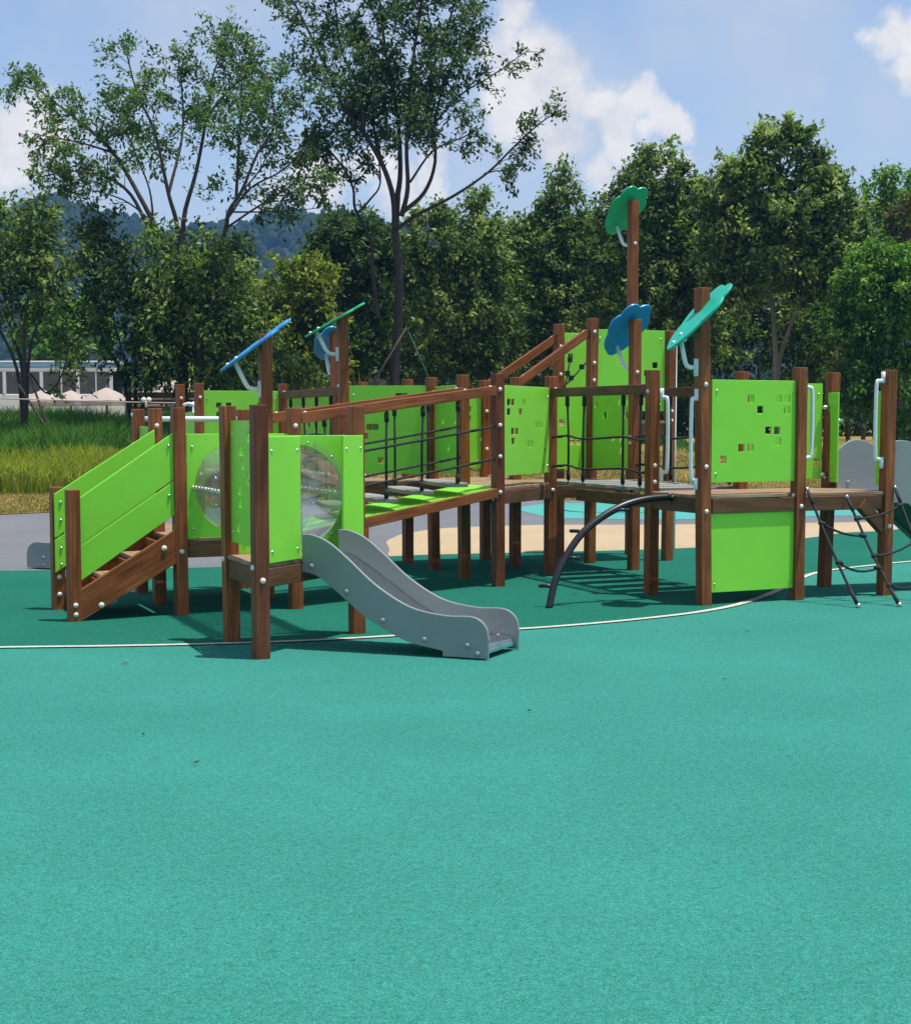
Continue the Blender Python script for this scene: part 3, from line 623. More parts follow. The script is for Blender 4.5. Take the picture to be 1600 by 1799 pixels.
# --- handles, tubes
def handle(k, nrm, z0, z1, out=.085, side=Vector((0, 0, 0))):
    p = P[k]; lx = P[k+'_top'].x-p.x; b0 = Vector((p.x+lx*.6, p.y, 0))+nrm*HP+side; mb = MB()
    pts = [b0+Z*z0, b0+nrm*(out*.6)+Z*(z0+.005), b0+nrm*out+Z*(z0+.06), b0+nrm*out+Z*(z1-.06), b0+nrm*(out*.6)+Z*(z1-.005), b0+Z*z1]
    mb.tube(crom(pts, 5), .0165, 10)
    for z, s in ((z0, -1), (z1, 1)): mb.tube([b0+nrm*.012+Z*(z-s*.02), b0+nrm*.012+Z*(z+s*.075)], .019, 8); mb.dome(b0+nrm*.02+Z*(z+s*.05), nrm, .014)
    return mb.build('grab_handle', 'white', PS)
handle('P1143', (U*.5-V).normalized(), 1.06, 1.70, .07, U*.03); handle('P1236', -U, 1.02, 1.68, .06, V*.0)
handle('P1398', U, 1.19, 1.78); handle('P1551', -U, 1.17, 1.84)
mb = MB(); pl = G(1182, 979); mb.tube([(pl.x, pl.y, -.02), (pl.x, pl.y, 2.38)], .022, 10); mb.tube([(pl.x, pl.y, 2.36), (pl.x-.14, pl.y-.02, 2.38)], .02, 8); mb.build('fire_pole', 'white', PS)
mb = MB(); a = at(1187, 594, 17.9); mb.tube([a, a+Vector((.11, .02, 0))], .035, 10); mb.build('crossbar', 'white', PS)
mb = MB(); a, b = P['S4'], P['E']; mb.tube([Vector((a.x, a.y, 1.515)), Vector((b.x, b.y, 1.515))], .024, 10); mb.build('crossbar', 'white', PS)
mb = MB(); a = at(322, 712, 20.3); mb.tube(crom([a, a+Vector((.08, 0, .02)), a+Vector((.15, 0, -.06)), a+Vector((.16, 0, -.5))], 5), .02, 8); mb.build('grab_handle', 'white', PS)
# clamp brackets on the leaning post by the right slide
mb = MB()
for z, s in ((1.62, -1), (1.50, 1), (1.02, -1), (.94, 1)):
    p = lerp(P['P1447'], P['P1447_top'], z/1.93); p = Vector((p.x, p.y, z)); mb.tube([p+U*(s*HP)-V*.02, p+U*(s*(HP+.06))-V*.02], .018, 8); mb.dome(p+U*(s*(HP+.06))-V*.02, U*s, .018)
mb.build('clamp', 'steel', PS)
mb = MB(); p = P['P1551']; mb.beam((p.x-U.x*.28, p.y-U.y*.28, .80), (p.x-U.x*.03, p.y-U.y*.03, .58), .07, .10); mb.build('brace', 'woodb', PS, .004)
# --- leaf-shaped shades on the tall posts
def leaf(k, z_c, az, length=.70, tilt=37, m='blue', off=(0, 0), shift=-.08, wd=.36, arm=True, nl=7):
    p = Vector((P[k+'_top'].x, P[k+'_top'].y, z_c)); a = math.radians(az); lowd = Vector((math.cos(a), math.sin(a), 0)); t = math.radians(tilt)
    e1 = (-lowd*math.cos(t)+Z*math.sin(t)); e2 = Vector((-lowd.y, lowd.x, 0)); out = []; c = p+Vector((*off, 0))-e1*shift*0
    for i in range(84):
        th = 2*math.pi*i/84; fade = .5-.5*math.cos(th-math.pi) if False else (1+math.cos(th))/2
        r = 1+(.16*abs(math.sin(nl*th/2))-.06)*min(1, .15+1.3*fade); x = length/2*math.cos(th)*r; taper = .62+.38*(math.cos(th)+1)/2+.06
        out.append((x+shift*length, wd*.72*math.sin(th)*r*taper))
    mb = MB(); mb.prism(out, c, e1, e2, .022)
    n_ = e1.cross(e2).normalized(); n_ = n_ if n_.z > 0 else -n_
    q0 = c+e1*(shift*length-length*.36); 
    for dx in (-.03, .06):
        mb.dome(q0+e1*dx+n_*.010, n_, .018, 1, 8, 3); 
    lf = mb.build('leaf_shade', [m, 'cap'], PS, .006)
    br = MB(); q = q0-n_*.014; zb = q.z-.20; dirp = Vector((p.x-q.x, p.y-q.y, 0)); dl = dirp.length; dirp.normalize(); pe = Vector((p.x, p.y, zb))-dirp*HP
    cn = pe-dirp*.10; br.tube([q+e1*.03, lerp(q, cn, .8), lerp(q, cn, .94)+dirp*.004, cn+dirp*.03, pe], .019, 10); br.tube([pe+Z*.07, pe-Z*.07], .022, 8)
    br.dome(pe+Z*.05-dirp*.015, -dirp, .014); br.build('bracket', 'white', lf)
    return lf
leaf('L1', 2.16, 194, .70, 37, 'blue', (-.03, -.085)); leaf('P1236', 2.36, 194, .70, 47, 'turq', (-.01, -.085), nl=7)
leaf('P1112', 2.44, 128, .64, 47, 'blue', (-.06, .10)); leaf('P1099', 3.86, 128, .64, 47, 'emer', (-.06, .10))
leaf('L2', 2.52, 191, .66, 30, 'emer', (-.03, -.085)); leaf('L2b', 2.34, 120, .50, 40, 'blue', (-.05, .09), wd=.28)
# ------------------------------------------------------------------ trees
LM = {
 'open': leafmat('leaf_fresh', [(0, (.030, .070, .022)), (.5, (.090, .165, .050)), (1, (.21, .30, .085))], .38),
 'dark': leafmat('leaf_dark', [(0, (.016, .038, .014)), (.5, (.055, .105, .036)), (1, (.17, .24, .075))], .32),
 'mid': leafmat('leaf_mid', [(0, (.022, .050, .016)), (.5, (.110, .175, .046)), (1, (.40, .48, .14))], .36),
 'yel': leafmat('leaf_yellow_green', [(0, (.04, .070, .014)), (.5, (.17, .225, .04)), (1, (.42, .46, .10))], .38),
 'bri': leafmat('leaf_bright', [(0, (.028, .080, .012)), (.5, (.10, .225, .034)), (1, (.28, .44, .07))], .36),
 'red': leafmat('leaf_russet', [(0, (.03, .035, .012)), (.5, (.085, .075, .026)), (1, (.16, .14, .045))], .3),
}
def leaf_mesh(pos, dirs, nrm, ln, wd, tint):
    n = len(pos); d = dirs/np.maximum(1e-6, np.linalg.norm(dirs, axis=1, keepdims=True)); s = np.cross(d, nrm); s /= np.maximum(1e-6, np.linalg.norm(s, axis=1, keepdims=True)); up = np.cross(s, d)
    L = ln[:, None]; W = wd[:, None]
    v = np.empty((n, 4, 3)); v[:, 0] = pos; v[:, 1] = pos+d*L*.45+s*W*.5+up*L*.06; v[:, 2] = pos+d*L-up*L*.05; v[:, 3] = pos+d*L*.45-s*W*.5+up*L*.06
    return v.reshape(-1, 3), np.repeat(tint, 4)
def leaf_obj(name, pos, dirs, nrm, ln, wd, tint, m, parent, origin):
    v, t = leaf_mesh(pos, dirs, nrm, ln, wd, tint); v = v-np.array(origin); n = len(pos)
    me = bpy.data.meshes.new(name); me.vertices.add(n*4); me.vertices.foreach_set('co', v.ravel().astype(np.float32))
    me.loops.add(n*4); me.loops.foreach_set('vertex_index', np.arange(n*4, dtype=np.int32)); me.polygons.add(n); me.polygons.foreach_set('loop_start', np.arange(0, n*4, 4, dtype=np.int32))
    try: me.polygons.foreach_set('loop_total', np.full(n, 4, dtype=np.int32))
    except Exception: pass
    a = me.attributes.new('tint', 'FLOAT', 'POINT'); a.data.foreach_set('value', t.astype(np.float32)); me.update(); me.validate()
    me.materials.append(m); o = bpy.data.objects.new(name, me); COL.objects.link(o); o.parent = parent; return o
def unit(n): 
    v = RNG.normal(size=(n, 3)); return v/np.linalg.norm(v, axis=1, keepdims=True)
class Tree:
    def __init__(s, Y, seed):
        s.Y = Y; s.rng = np.random.default_rng(seed); s.b = MB(); s.P = []; s.D = []; s.T = []; s.L = []
    def spray(s, p, d, L, nleaf, sig, size, droop=.25):     # one leafy twig
        r = s.rng; t = r.random(nleaf)**.7; q = np.array(p)+np.outer(t, np.array(d))*L+r.normal(size=(nleaf, 3))*sig*(.5+.5*t[:, None])
        q[:, 2] -= droop*L*t*t; dd = np.array(d)*.9+r.normal(size=(nleaf, 3))*.75; dd[:, 2] -= .15+droop
        s.P.append(q); s.D.append(dd); s.T.append(np.clip(.45+r.normal()*.18+r.normal(size=nleaf)*.2, 0, 1)); s.L.append(size*r.uniform(.65, 1.3, nleaf))
    def limb(s, px, r0, r1, dy=0., y0=0., t0=.3, dens=8., tw=(.5, 1.3), nl=16, size=.13, sig=.10, spread=.9, twigr=.012):
        r = s.rng; pts = []
        for i, (u, v) in enumerate(px):
            f = i/(len(px)-1); pts.append(at(u, v, s.Y+y0+dy*f+float(r.normal())*.12*(0 < i)))
        c = crom(pts, 4); n = len(c); R = [max(.008, r0+(r1-r0)*(i/(n-1))**.8) for i in range(n)]; s.b.tube(c, R, 7, cap=False)
        seg = [(c[i+1]-c[i]).length for i in range(n-1)]; tot = sum(seg)
        for k in range(int(tot*dens*(1-t0))):
            f = t0+(1-t0)*float(r.random())**.85; x = f*(n-1); i = min(n-2, int(x)); p = c[i].lerp(c[i+1], x-i); t = (c[i+1]-c[i]).normalized()
            o = Vector(r.normal(size=3)); o = (o-t*o.dot(t)).normalized(); d = (t*.65+o*spread+Vector((0, 0, .18))).normalized(); L = float(r.uniform(*tw))*(1.15-.5*f)
            e = p+d*L; mid = p.lerp(e, .5)+Vector((0, 0, .05)); s.b.tube([p, mid, e], [twigr, twigr*.6, twigr*.3], 4, cap=False)
            s.spray(p+d*L*.25, d, L*.85, nl, sig, size)
            for q in range(2):
                d2 = (d+Vector(r.normal(size=3))*.6).normalized(); p2 = p.lerp(e, float(r.uniform(.3, .9))); s.spray(p2, d2, L*.5, int(nl*.6), sig*.8, size)
        return c
    def lobe(s, cx, cy, rx, ry, n, size=.14, depth=None, y0=0., shell=.55, clump=42, sig=.22, droop=.5, tint=0.):   # leafy mass: ellipsoid given in photo units
        r = s.rng; Y = s.Y+y0; c = np.array(at(cx, cy, Y)); k = Y/F; R = np.array([rx*k, depth or max(rx, ry*.6)*k, ry*k]); m = max(1, n//clump)
        u = r.normal(size=(m, 3)); u /= np.linalg.norm(u, axis=1, keepdims=True); rad = shell+(1.06-shell)*r.random(m)**.6
        rad *= 1+.13*np.sin(u[:, 0]*5+cx)*np.cos(u[:, 2]*6+cy); cc = c+u*rad[:, None]*R
        rad *= r.uniform(.74, 1.10, m)
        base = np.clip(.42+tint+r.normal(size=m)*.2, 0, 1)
        for i in range(m):
            k_ = float(r.uniform(.6, 1.5)); w = u[i]*.75+r.normal(size=3)*.55+np.array([0, 0, .55]); w /= np.linalg.norm(w); f = r.random((clump, 1)); ln_ = sig*3.6*k_
            q = cc[i]+w*(f-.4)*ln_+r.normal(size=(clump, 3))*sig*(.62-.36*f)*k_; q[:, 2] -= (f[:, 0]**2)*ln_*.25
            d = w*.7+r.normal(size=(clump, 3))*.7; d[:, 2] -= droop
            s.P.append(q); s.D.append(d); s.T.append(np.clip(base[i]+r.normal(size=clump)*.22, 0, 1)); s.L.append(size*r.uniform(.6, 1.4, clump))
    def finish(s, name, label, lm, bark='bark', base=None, wr=.5, group='trees round the playground', parts=('trunk', 'crown')):
        root = thing(name, label, 'tree', base, group); s.b.build(parts[0], bark, root)
        P_ = np.concatenate(s.P); D_ = np.concatenate(s.D); T_ = np.concatenate(s.T); L_ = np.concatenate(s.L); nn = unit(len(P_))*.7+np.array([0, -.15, .8])
        leaf_obj(parts[1], P_, D_, nn, L_, L_*wr, T_, LM[lm], root, base); return root
def gz(x, y): return float(lawn_h(x, y))
def base_at(u, Y):
    x = at(u, 739, Y).x; return Vector((x, Y, gz(x, Y)))
# big dark tree in the middle
t = Tree(38, 1); b3 = base_at(690, 38)
def stem(t, base, px, r0, r1, **k):
    u0 = CX+base.x/base.y*F; v0 = HOR-(base.z-CAMZ)/base.y*F; return t.limb([(u0, v0+8)]+px, r0, r1, **k)
stem(t, b3, [(694, 640), (699, 560), (701, 470), (694, 410), (697, 345)], .115, .085, t0=1.)
K = dict(dens=8., nl=30, size=.125, sig=.10)
t.limb([(694, 400), (690, 345), (672, 290), (640, 235), (605, 190), (575, 120), (545, 60), (515, 0)], .075, .02, dy=-1.2, t0=.34, tw=(.5, 1.35), **K)
t.limb([(640, 235), (628, 150), (600, 90), (590, 20), (585, -40)], .045, .015, dy=.8, y0=-.6, t0=.1, **K)
t.limb([(697, 350), (703, 300), (698, 200), (680, 110), (668, 10), (660, -60)], .07, .018, dy=.9, t0=.25, **K)
t.limb([(705, 380), (716, 330), (714, 250), (722, 130), (738, 20), (745, -60)], .065, .018, dy=-.7, t0=.28, **K)
t.limb([(714, 250), (745, 160), (775, 80), (800, 0), (815, -50)], .045, .015, dy=.9, y0=-.2, t0=.15, **K)
t.limb([(708, 372), (745, 338), (764, 285), (764, 210), (790, 120), (820, 60), (850, 0)], .055, .015, dy=1.2, t0=.33, **K)
t.limb([(764, 215), (810, 165), (860, 135), (930, 86)], .03, .010, dy=.4, y0=.6, t0=.35, tw=(.35, .8), dens=6, nl=20, size=.12, sig=.09)
t.limb([(700, 400), (735, 376), (800, 342), (860, 300), (905, 255), (950, 215), (985, 192)], .05, .010, dy=-1.5, t0=.5, tw=(.3, .75), dens=8, nl=20, size=.12, sig=.08)
t.limb([(850, 305), (880, 300), (905, 320)], .02, .008, y0=-1., t0=.3, tw=(.3, .6), dens=9, nl=18, size=.12, sig=.08)
t.limb([(720, 320), (760, 265), (815, 240), (850, 220)], .03, .010, dy=-.5, t0=.4, tw=(.4, .8), dens=8, nl=22, size=.12, sig=.1)
t.limb([(664, 560), (655, 480), (650, 420), (624, 368), (620, 330), (600, 290), (575, 262), (550, 250)], .055, .014, dy=.8, t0=.55, tw=(.4, .9), **K)
t.limb([(628, 375), (650, 350), (668, 320), (660, 250), (645, 180)], .03, .012, dy=-.6, y0=.6, t0=.45, **K)
t.limb([(672, 290), (655, 210), (660, 120), (640, 40)], .04, .012, dy=1., t0=.1, **K)
for k_ in range(34):
    u_, v_ = [(float(t.rng.normal(685, 55)), float(t.rng.normal(110, 85))), (float(t.rng.normal(645, 38)), float(t.rng.normal(170, 60))), (float(t.rng.normal(765, 35)), float(t.rng.normal(100, 70)))][k_ % 3]
    t.lobe(u_, v_, 26+18*float(t.rng.random()), 24+16*float(t.rng.random()), 190, size=.125, y0=float(t.rng.normal(0, 1.2)), shell=.1, sig=.18, clump=38, droop=.2)
t.finish('broadleaf_tree', 'tall dark open-crowned tree with a long limb reaching out to the right', 'dark', 'barkd', b3, wr=.46)
# large spreading tree on the left
t = Tree(37, 2); b2 = base_at(318, 37); K = dict(dens=7., nl=24, size=.118, sig=.085)
stem(t, b2, [(322, 640), (326, 580), (322, 500)], .13, .10, t0=1.)
t.limb([(326, 580), (300, 450), (262, 400), (230, 342), (190, 312), (130, 300), (62, 312)], .07, .012, dy=-1.2, t0=.52, tw=(.4, 1.), **K)
t.limb([(324, 540), (278, 412), (246, 346), (202, 272), (160, 230), (110, 190), (70, 160), (25, 148)], .075, .010, dy=.9, t0=.42, tw=(.4, .9), **K)
t.limb([(200, 268), (140, 250), (60, 235)], .03, .010, dy=-.6, y0=.4, t0=.3, tw=(.4, .9), **K)
t.limb([(322, 510), (312, 400), (296, 340), (272, 232), (240, 160), (216, 66)], .07, .012, dy=-.8, t0=.45, **K)
t.limb([(326, 500), (322, 390), (345, 300), (366, 190), (378, 120), (412, 66)], .07, .012, dy=.8, t0=.38, **K)
t.limb([(296, 340), (320, 240), (320, 165), (312, 95)], .04, .012, dy=.9, t0=.3, **K)
t.limb([(330, 540), (390, 424), (402, 372), (424, 336), (452, 270), (482, 215), (468, 125)], .07, .012, dy=-.9, t0=.42, **K)
t.limb([(402, 380), (440, 330), (500, 296), (548, 240)], .035, .010, dy=.6, t0=.45, **K)
t.limb([(395, 402), (460, 358), (540, 312), (556, 318)], .03, .010, dy=-.6, t0=.5, tw=(.35, .8), **K)
t.limb([(366, 200), (410, 150), (440, 130), (450, 90)], .035, .010, dy=.5, y0=.5, t0=.3, **K)
t.limb([(415, 345), (420, 250), (425, 160), (420, 90)], .04, .010, dy=-.4, t0=.3, **K)
for k_ in range(24):
    u_, v_ = [(float(t.rng.normal(350, 70)), float(t.rng.normal(180, 50))), (float(t.rng.normal(215, 70)), float(t.rng.normal(235, 45))), (float(t.rng.normal(460, 45)), float(t.rng.normal(210, 55)))][k_ % 3]
    t.lobe(u_, v_, 24+16*float(t.rng.random()), 20+14*float(t.rng.random()), 170, size=.115, y0=float(t.rng.normal(0, 1.1)), shell=.1, sig=.17, clump=34, droop=.2)
for u_, v_ in ((40, 150), (95, 165), (70, 240), (120, 255), (90, 305), (130, 325), (500, 320), (545, 318), (520, 375), (480, 350), (150, 300), (215, 75), (405, 65), (130, 195)): t.lobe(u_, v_, 22, 14, 120, size=.115, shell=.1, sig=.13, clump=30, droop=.2)
t.limb([(300, 430), (262, 385), (215, 350), (150, 330), (110, 312)], .03, .008, dy=-.5, t0=.3, tw=(.3, .8), **K)
t.limb([(400, 372), (450, 372), (510, 370), (560, 365)], .025, .008, dy=.5, t0=.3, tw=(.3, .7), **K)
t.limb([(412, 350), (455, 300), (480, 250)], .025, .008, t0=.5, **K); t.limb([(270, 400), (262, 330), (230, 250), (200, 160)], .03, .008, t0=.4, **K)
t.finish('broadleaf_tree', 'wide airy tree with many slender stems fanning out against the sky, on the left', 'open', 'bark', b2, wr=.48)
# bushy evergreen round its foot
t = Tree(36, 3); bb2 = base_at(352, 36); stem(t, bb2, [(352, 600), (345, 520), (340, 450)], .09, .03, t0=.5, dens=5)
for a in ((320, 460, 85, 60, 2600), (300, 540, 70, 70, 2200), (370, 540, 75, 85, 2800), (340, 620, 95, 70, 2600), (395, 450, 45, 45, 900), (420, 600, 40, 80, 1200)): t.lobe(*a[:4], int(a[4]*1.5), size=.135, sig=.22, droop=.7)
t.finish('evergreen_tree', 'bushy evergreen with drooping leaves, below the wide airy tree', 'mid', 'barkd', bb2, wr=.44)
# two small multi-stemmed trees on the left
t = Tree(34.5, 4); b1 = base_at(42, 34.5); K = dict(dens=8, nl=16, size=.15, sig=.12, tw=(.3, .8))
for px, r in (([(40, 650), (22, 590), (6, 500), (0, 430), (-4, 370)], .06), ([(44, 640), (42, 580), (52, 510), (66, 440), (76, 372)], .055), ([(50, 640), (62, 580), (90, 520), (128, 455)], .045), ([(30, 650), (-10, 560), (-40, 480)], .05), ([(48, 660), (80, 690), (108, 660), (122, 600)], .03)):
    stem(t, b1, px, r, .012, dy=float(t.rng.uniform(-1, 1)), t0=.5, **K)
for a in ((60, 410, 42, 55, 1000), (80, 480, 45, 55, 800), (5, 440, 38, 70, 900), (20, 540, 40, 40, 400)): t.lobe(*a[:4], int(a[4]*1.2), size=.125, shell=.2, sig=.18, clump=30, droop=.7)
t.finish('small_tree', 'small tree of several bare leaning stems at the left edge, over the tall grass', 'mid', 'barkd', b1, wr=.44)
t = Tree(36.5, 5); b4 = base_at(236, 36.5)
for px, r in (([(215, 660), (182, 600), (168, 520), (160, 420), (165, 385)], .055), ([(238, 640), (240, 580), (225, 520), (212, 440)], .05), ([(262, 660), (290, 630), (326, 580)], .045), ([(222, 650), (200, 560), (190, 470)], .035)):
    stem(t, b4, px, r, .012, dy=float(t.rng.uniform(-1, 1)), t0=.5, **K)
for a in ((165, 430, 40, 55, 1100), (200, 470, 45, 50, 800), (150, 560, 40, 40, 500), (225, 600, 45, 45, 700), (255, 650, 50, 35, 800)): t.lobe(*a[:4], int(a[4]*1.2), size=.125, shell=.2, sig=.18, clump=30, droop=.6)
t.finish('small_tree', 'small dark multi-stemmed tree beside the right end of the white bus', 'dark', 'barkd', b4, wr=.44)
def dense(name, label, Y, seed, u, lobes, lm, size=.15, stems=None, droop=.55, sig=.185, shell=.5, bark='barkd', wr=.5, cl=46):
    t = Tree(Y, seed); bs = base_at(u, Y)
    for px in (stems or [[(u+3, 640), (u-2, 540), (lobes[0][0], lobes[0][1]+10)]]): stem(t, bs, px, .09, .02, t0=.6, dens=4, nl=10, size=size)
    for a in lobes: t.lobe(*a[:4], int(a[4]*(1.4 if a[1] > 430 else .85)), size=size*.98, sig=sig, droop=droop, shell=shell, tint=(a[5] if len(a) > 5 else 0), clump=cl, y0=(a[6] if len(a) > 6 else 0))
    for a in lobes:
        for q in range(5):
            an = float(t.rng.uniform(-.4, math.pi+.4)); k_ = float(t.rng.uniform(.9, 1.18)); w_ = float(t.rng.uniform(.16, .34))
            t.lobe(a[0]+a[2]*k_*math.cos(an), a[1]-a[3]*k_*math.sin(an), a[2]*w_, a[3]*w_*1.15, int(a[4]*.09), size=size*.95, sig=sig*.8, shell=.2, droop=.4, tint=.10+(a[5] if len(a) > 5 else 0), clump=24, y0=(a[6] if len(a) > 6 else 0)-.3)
    return t.finish(name, label, lm, bark, bs, wr)
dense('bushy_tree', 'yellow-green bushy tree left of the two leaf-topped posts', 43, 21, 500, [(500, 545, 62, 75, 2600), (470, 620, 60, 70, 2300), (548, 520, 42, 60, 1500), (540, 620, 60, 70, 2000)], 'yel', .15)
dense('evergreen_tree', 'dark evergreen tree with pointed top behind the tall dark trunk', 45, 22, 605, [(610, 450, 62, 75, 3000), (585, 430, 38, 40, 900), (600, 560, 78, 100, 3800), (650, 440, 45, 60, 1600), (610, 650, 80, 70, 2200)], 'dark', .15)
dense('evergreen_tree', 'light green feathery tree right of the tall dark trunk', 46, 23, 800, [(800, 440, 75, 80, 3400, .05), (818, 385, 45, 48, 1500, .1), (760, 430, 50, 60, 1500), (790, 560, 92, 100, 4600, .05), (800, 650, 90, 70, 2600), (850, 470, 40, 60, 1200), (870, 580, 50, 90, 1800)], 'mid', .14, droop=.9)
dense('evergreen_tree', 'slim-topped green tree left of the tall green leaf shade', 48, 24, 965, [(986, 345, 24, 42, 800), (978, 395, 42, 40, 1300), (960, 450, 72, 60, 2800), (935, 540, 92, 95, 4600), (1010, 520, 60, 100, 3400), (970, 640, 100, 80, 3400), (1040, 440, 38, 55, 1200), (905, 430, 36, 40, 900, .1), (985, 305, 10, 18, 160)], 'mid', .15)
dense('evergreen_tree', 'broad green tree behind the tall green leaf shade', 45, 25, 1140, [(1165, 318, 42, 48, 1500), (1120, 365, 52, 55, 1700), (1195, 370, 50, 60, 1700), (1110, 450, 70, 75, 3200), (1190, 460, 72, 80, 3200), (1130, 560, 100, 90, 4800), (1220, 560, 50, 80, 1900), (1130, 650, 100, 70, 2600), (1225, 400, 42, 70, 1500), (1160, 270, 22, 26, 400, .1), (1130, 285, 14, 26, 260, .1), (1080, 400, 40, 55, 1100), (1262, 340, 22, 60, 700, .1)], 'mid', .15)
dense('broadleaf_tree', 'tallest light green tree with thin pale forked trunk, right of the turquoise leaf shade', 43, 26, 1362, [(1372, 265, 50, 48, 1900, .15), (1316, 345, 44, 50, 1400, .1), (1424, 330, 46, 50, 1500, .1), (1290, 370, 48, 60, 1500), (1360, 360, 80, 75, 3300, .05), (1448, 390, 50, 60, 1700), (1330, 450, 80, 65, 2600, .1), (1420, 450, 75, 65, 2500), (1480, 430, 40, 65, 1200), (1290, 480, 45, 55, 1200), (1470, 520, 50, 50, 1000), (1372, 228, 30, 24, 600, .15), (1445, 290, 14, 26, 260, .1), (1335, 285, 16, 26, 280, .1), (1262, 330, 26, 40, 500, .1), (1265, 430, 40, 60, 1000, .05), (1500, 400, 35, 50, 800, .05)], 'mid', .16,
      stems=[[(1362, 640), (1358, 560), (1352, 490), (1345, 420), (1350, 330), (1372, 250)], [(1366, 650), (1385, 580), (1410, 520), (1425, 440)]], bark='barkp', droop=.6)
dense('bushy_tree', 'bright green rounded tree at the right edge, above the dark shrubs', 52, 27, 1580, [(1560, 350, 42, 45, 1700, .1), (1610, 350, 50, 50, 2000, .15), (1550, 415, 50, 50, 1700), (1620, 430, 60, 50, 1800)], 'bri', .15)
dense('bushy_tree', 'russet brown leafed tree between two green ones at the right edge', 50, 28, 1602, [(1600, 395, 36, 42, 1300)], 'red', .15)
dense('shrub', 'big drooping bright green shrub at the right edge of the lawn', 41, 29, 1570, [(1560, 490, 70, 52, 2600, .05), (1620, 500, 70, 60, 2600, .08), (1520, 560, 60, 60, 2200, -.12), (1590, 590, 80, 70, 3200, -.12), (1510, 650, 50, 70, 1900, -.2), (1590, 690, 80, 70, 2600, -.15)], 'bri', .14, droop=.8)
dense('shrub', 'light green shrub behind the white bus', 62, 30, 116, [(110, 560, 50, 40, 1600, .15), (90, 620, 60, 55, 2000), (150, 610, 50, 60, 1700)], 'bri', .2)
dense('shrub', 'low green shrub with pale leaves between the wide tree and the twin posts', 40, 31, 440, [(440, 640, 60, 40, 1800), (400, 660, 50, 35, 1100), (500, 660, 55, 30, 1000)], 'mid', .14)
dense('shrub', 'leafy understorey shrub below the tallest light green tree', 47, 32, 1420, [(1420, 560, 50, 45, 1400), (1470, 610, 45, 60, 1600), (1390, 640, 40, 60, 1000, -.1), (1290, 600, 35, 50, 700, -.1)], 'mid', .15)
# wood behind, one object each
for i, (u, w_, top, Y) in enumerate(((470, 80, 600, 60), (560, 80, 560, 58), (660, 90, 500, 60), (760, 90, 500, 61), (862, 80, 440, 60), (950, 80, 412, 62), (1045, 80, 400, 60), (1140, 85, 392, 61), (1235, 80, 372, 58), (1330, 85, 380, 59), (1425, 85, 368, 58), (1510, 80, 392, 60), (1600, 95, 420, 59))):
    nm = ['dim tree deep in the wood behind the tall grass and twin posts', 'dim tree deep in the wood behind the playground'][0 if i < 2 else 1]
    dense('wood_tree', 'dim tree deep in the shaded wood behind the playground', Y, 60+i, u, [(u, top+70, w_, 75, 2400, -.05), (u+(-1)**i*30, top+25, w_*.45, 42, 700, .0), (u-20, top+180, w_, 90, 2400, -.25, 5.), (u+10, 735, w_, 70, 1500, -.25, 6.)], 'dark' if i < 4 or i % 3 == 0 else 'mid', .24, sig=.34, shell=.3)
for o in bpy.data.objects:
    if o.get('label', '').startswith('dim tree'): o['group'] = 'dim trees deep in the wood'
t = Tree(70, 99)
for i in range(15):
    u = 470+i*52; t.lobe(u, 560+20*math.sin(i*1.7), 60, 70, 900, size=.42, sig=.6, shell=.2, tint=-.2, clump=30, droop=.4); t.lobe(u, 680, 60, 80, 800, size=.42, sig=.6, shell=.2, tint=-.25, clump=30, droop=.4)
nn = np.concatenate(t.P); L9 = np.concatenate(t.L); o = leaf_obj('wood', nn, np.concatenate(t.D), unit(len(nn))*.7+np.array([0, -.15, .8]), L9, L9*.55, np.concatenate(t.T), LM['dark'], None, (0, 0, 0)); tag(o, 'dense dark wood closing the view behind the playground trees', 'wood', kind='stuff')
# thin dark trunks in the shade at the right
for i, u in enumerate((1462, 1490, 1516, 1538, 1586)):
    bs = base_at(u, 46+i % 3); mb = MB(); mb.tube([bs-Z*.1, bs+Vector((.1*(-1)**i, 0, 1.6)), bs+Vector((.05, .1, 3.4))], [.07, .06, .045], 7)
    o = mb.build('bare_tree', 'bark', None, origin=bs); tag(o, 'thin bare trunk in the dark shade under the right-hand shrubs', 'tree', 'thin trunks in the shade')
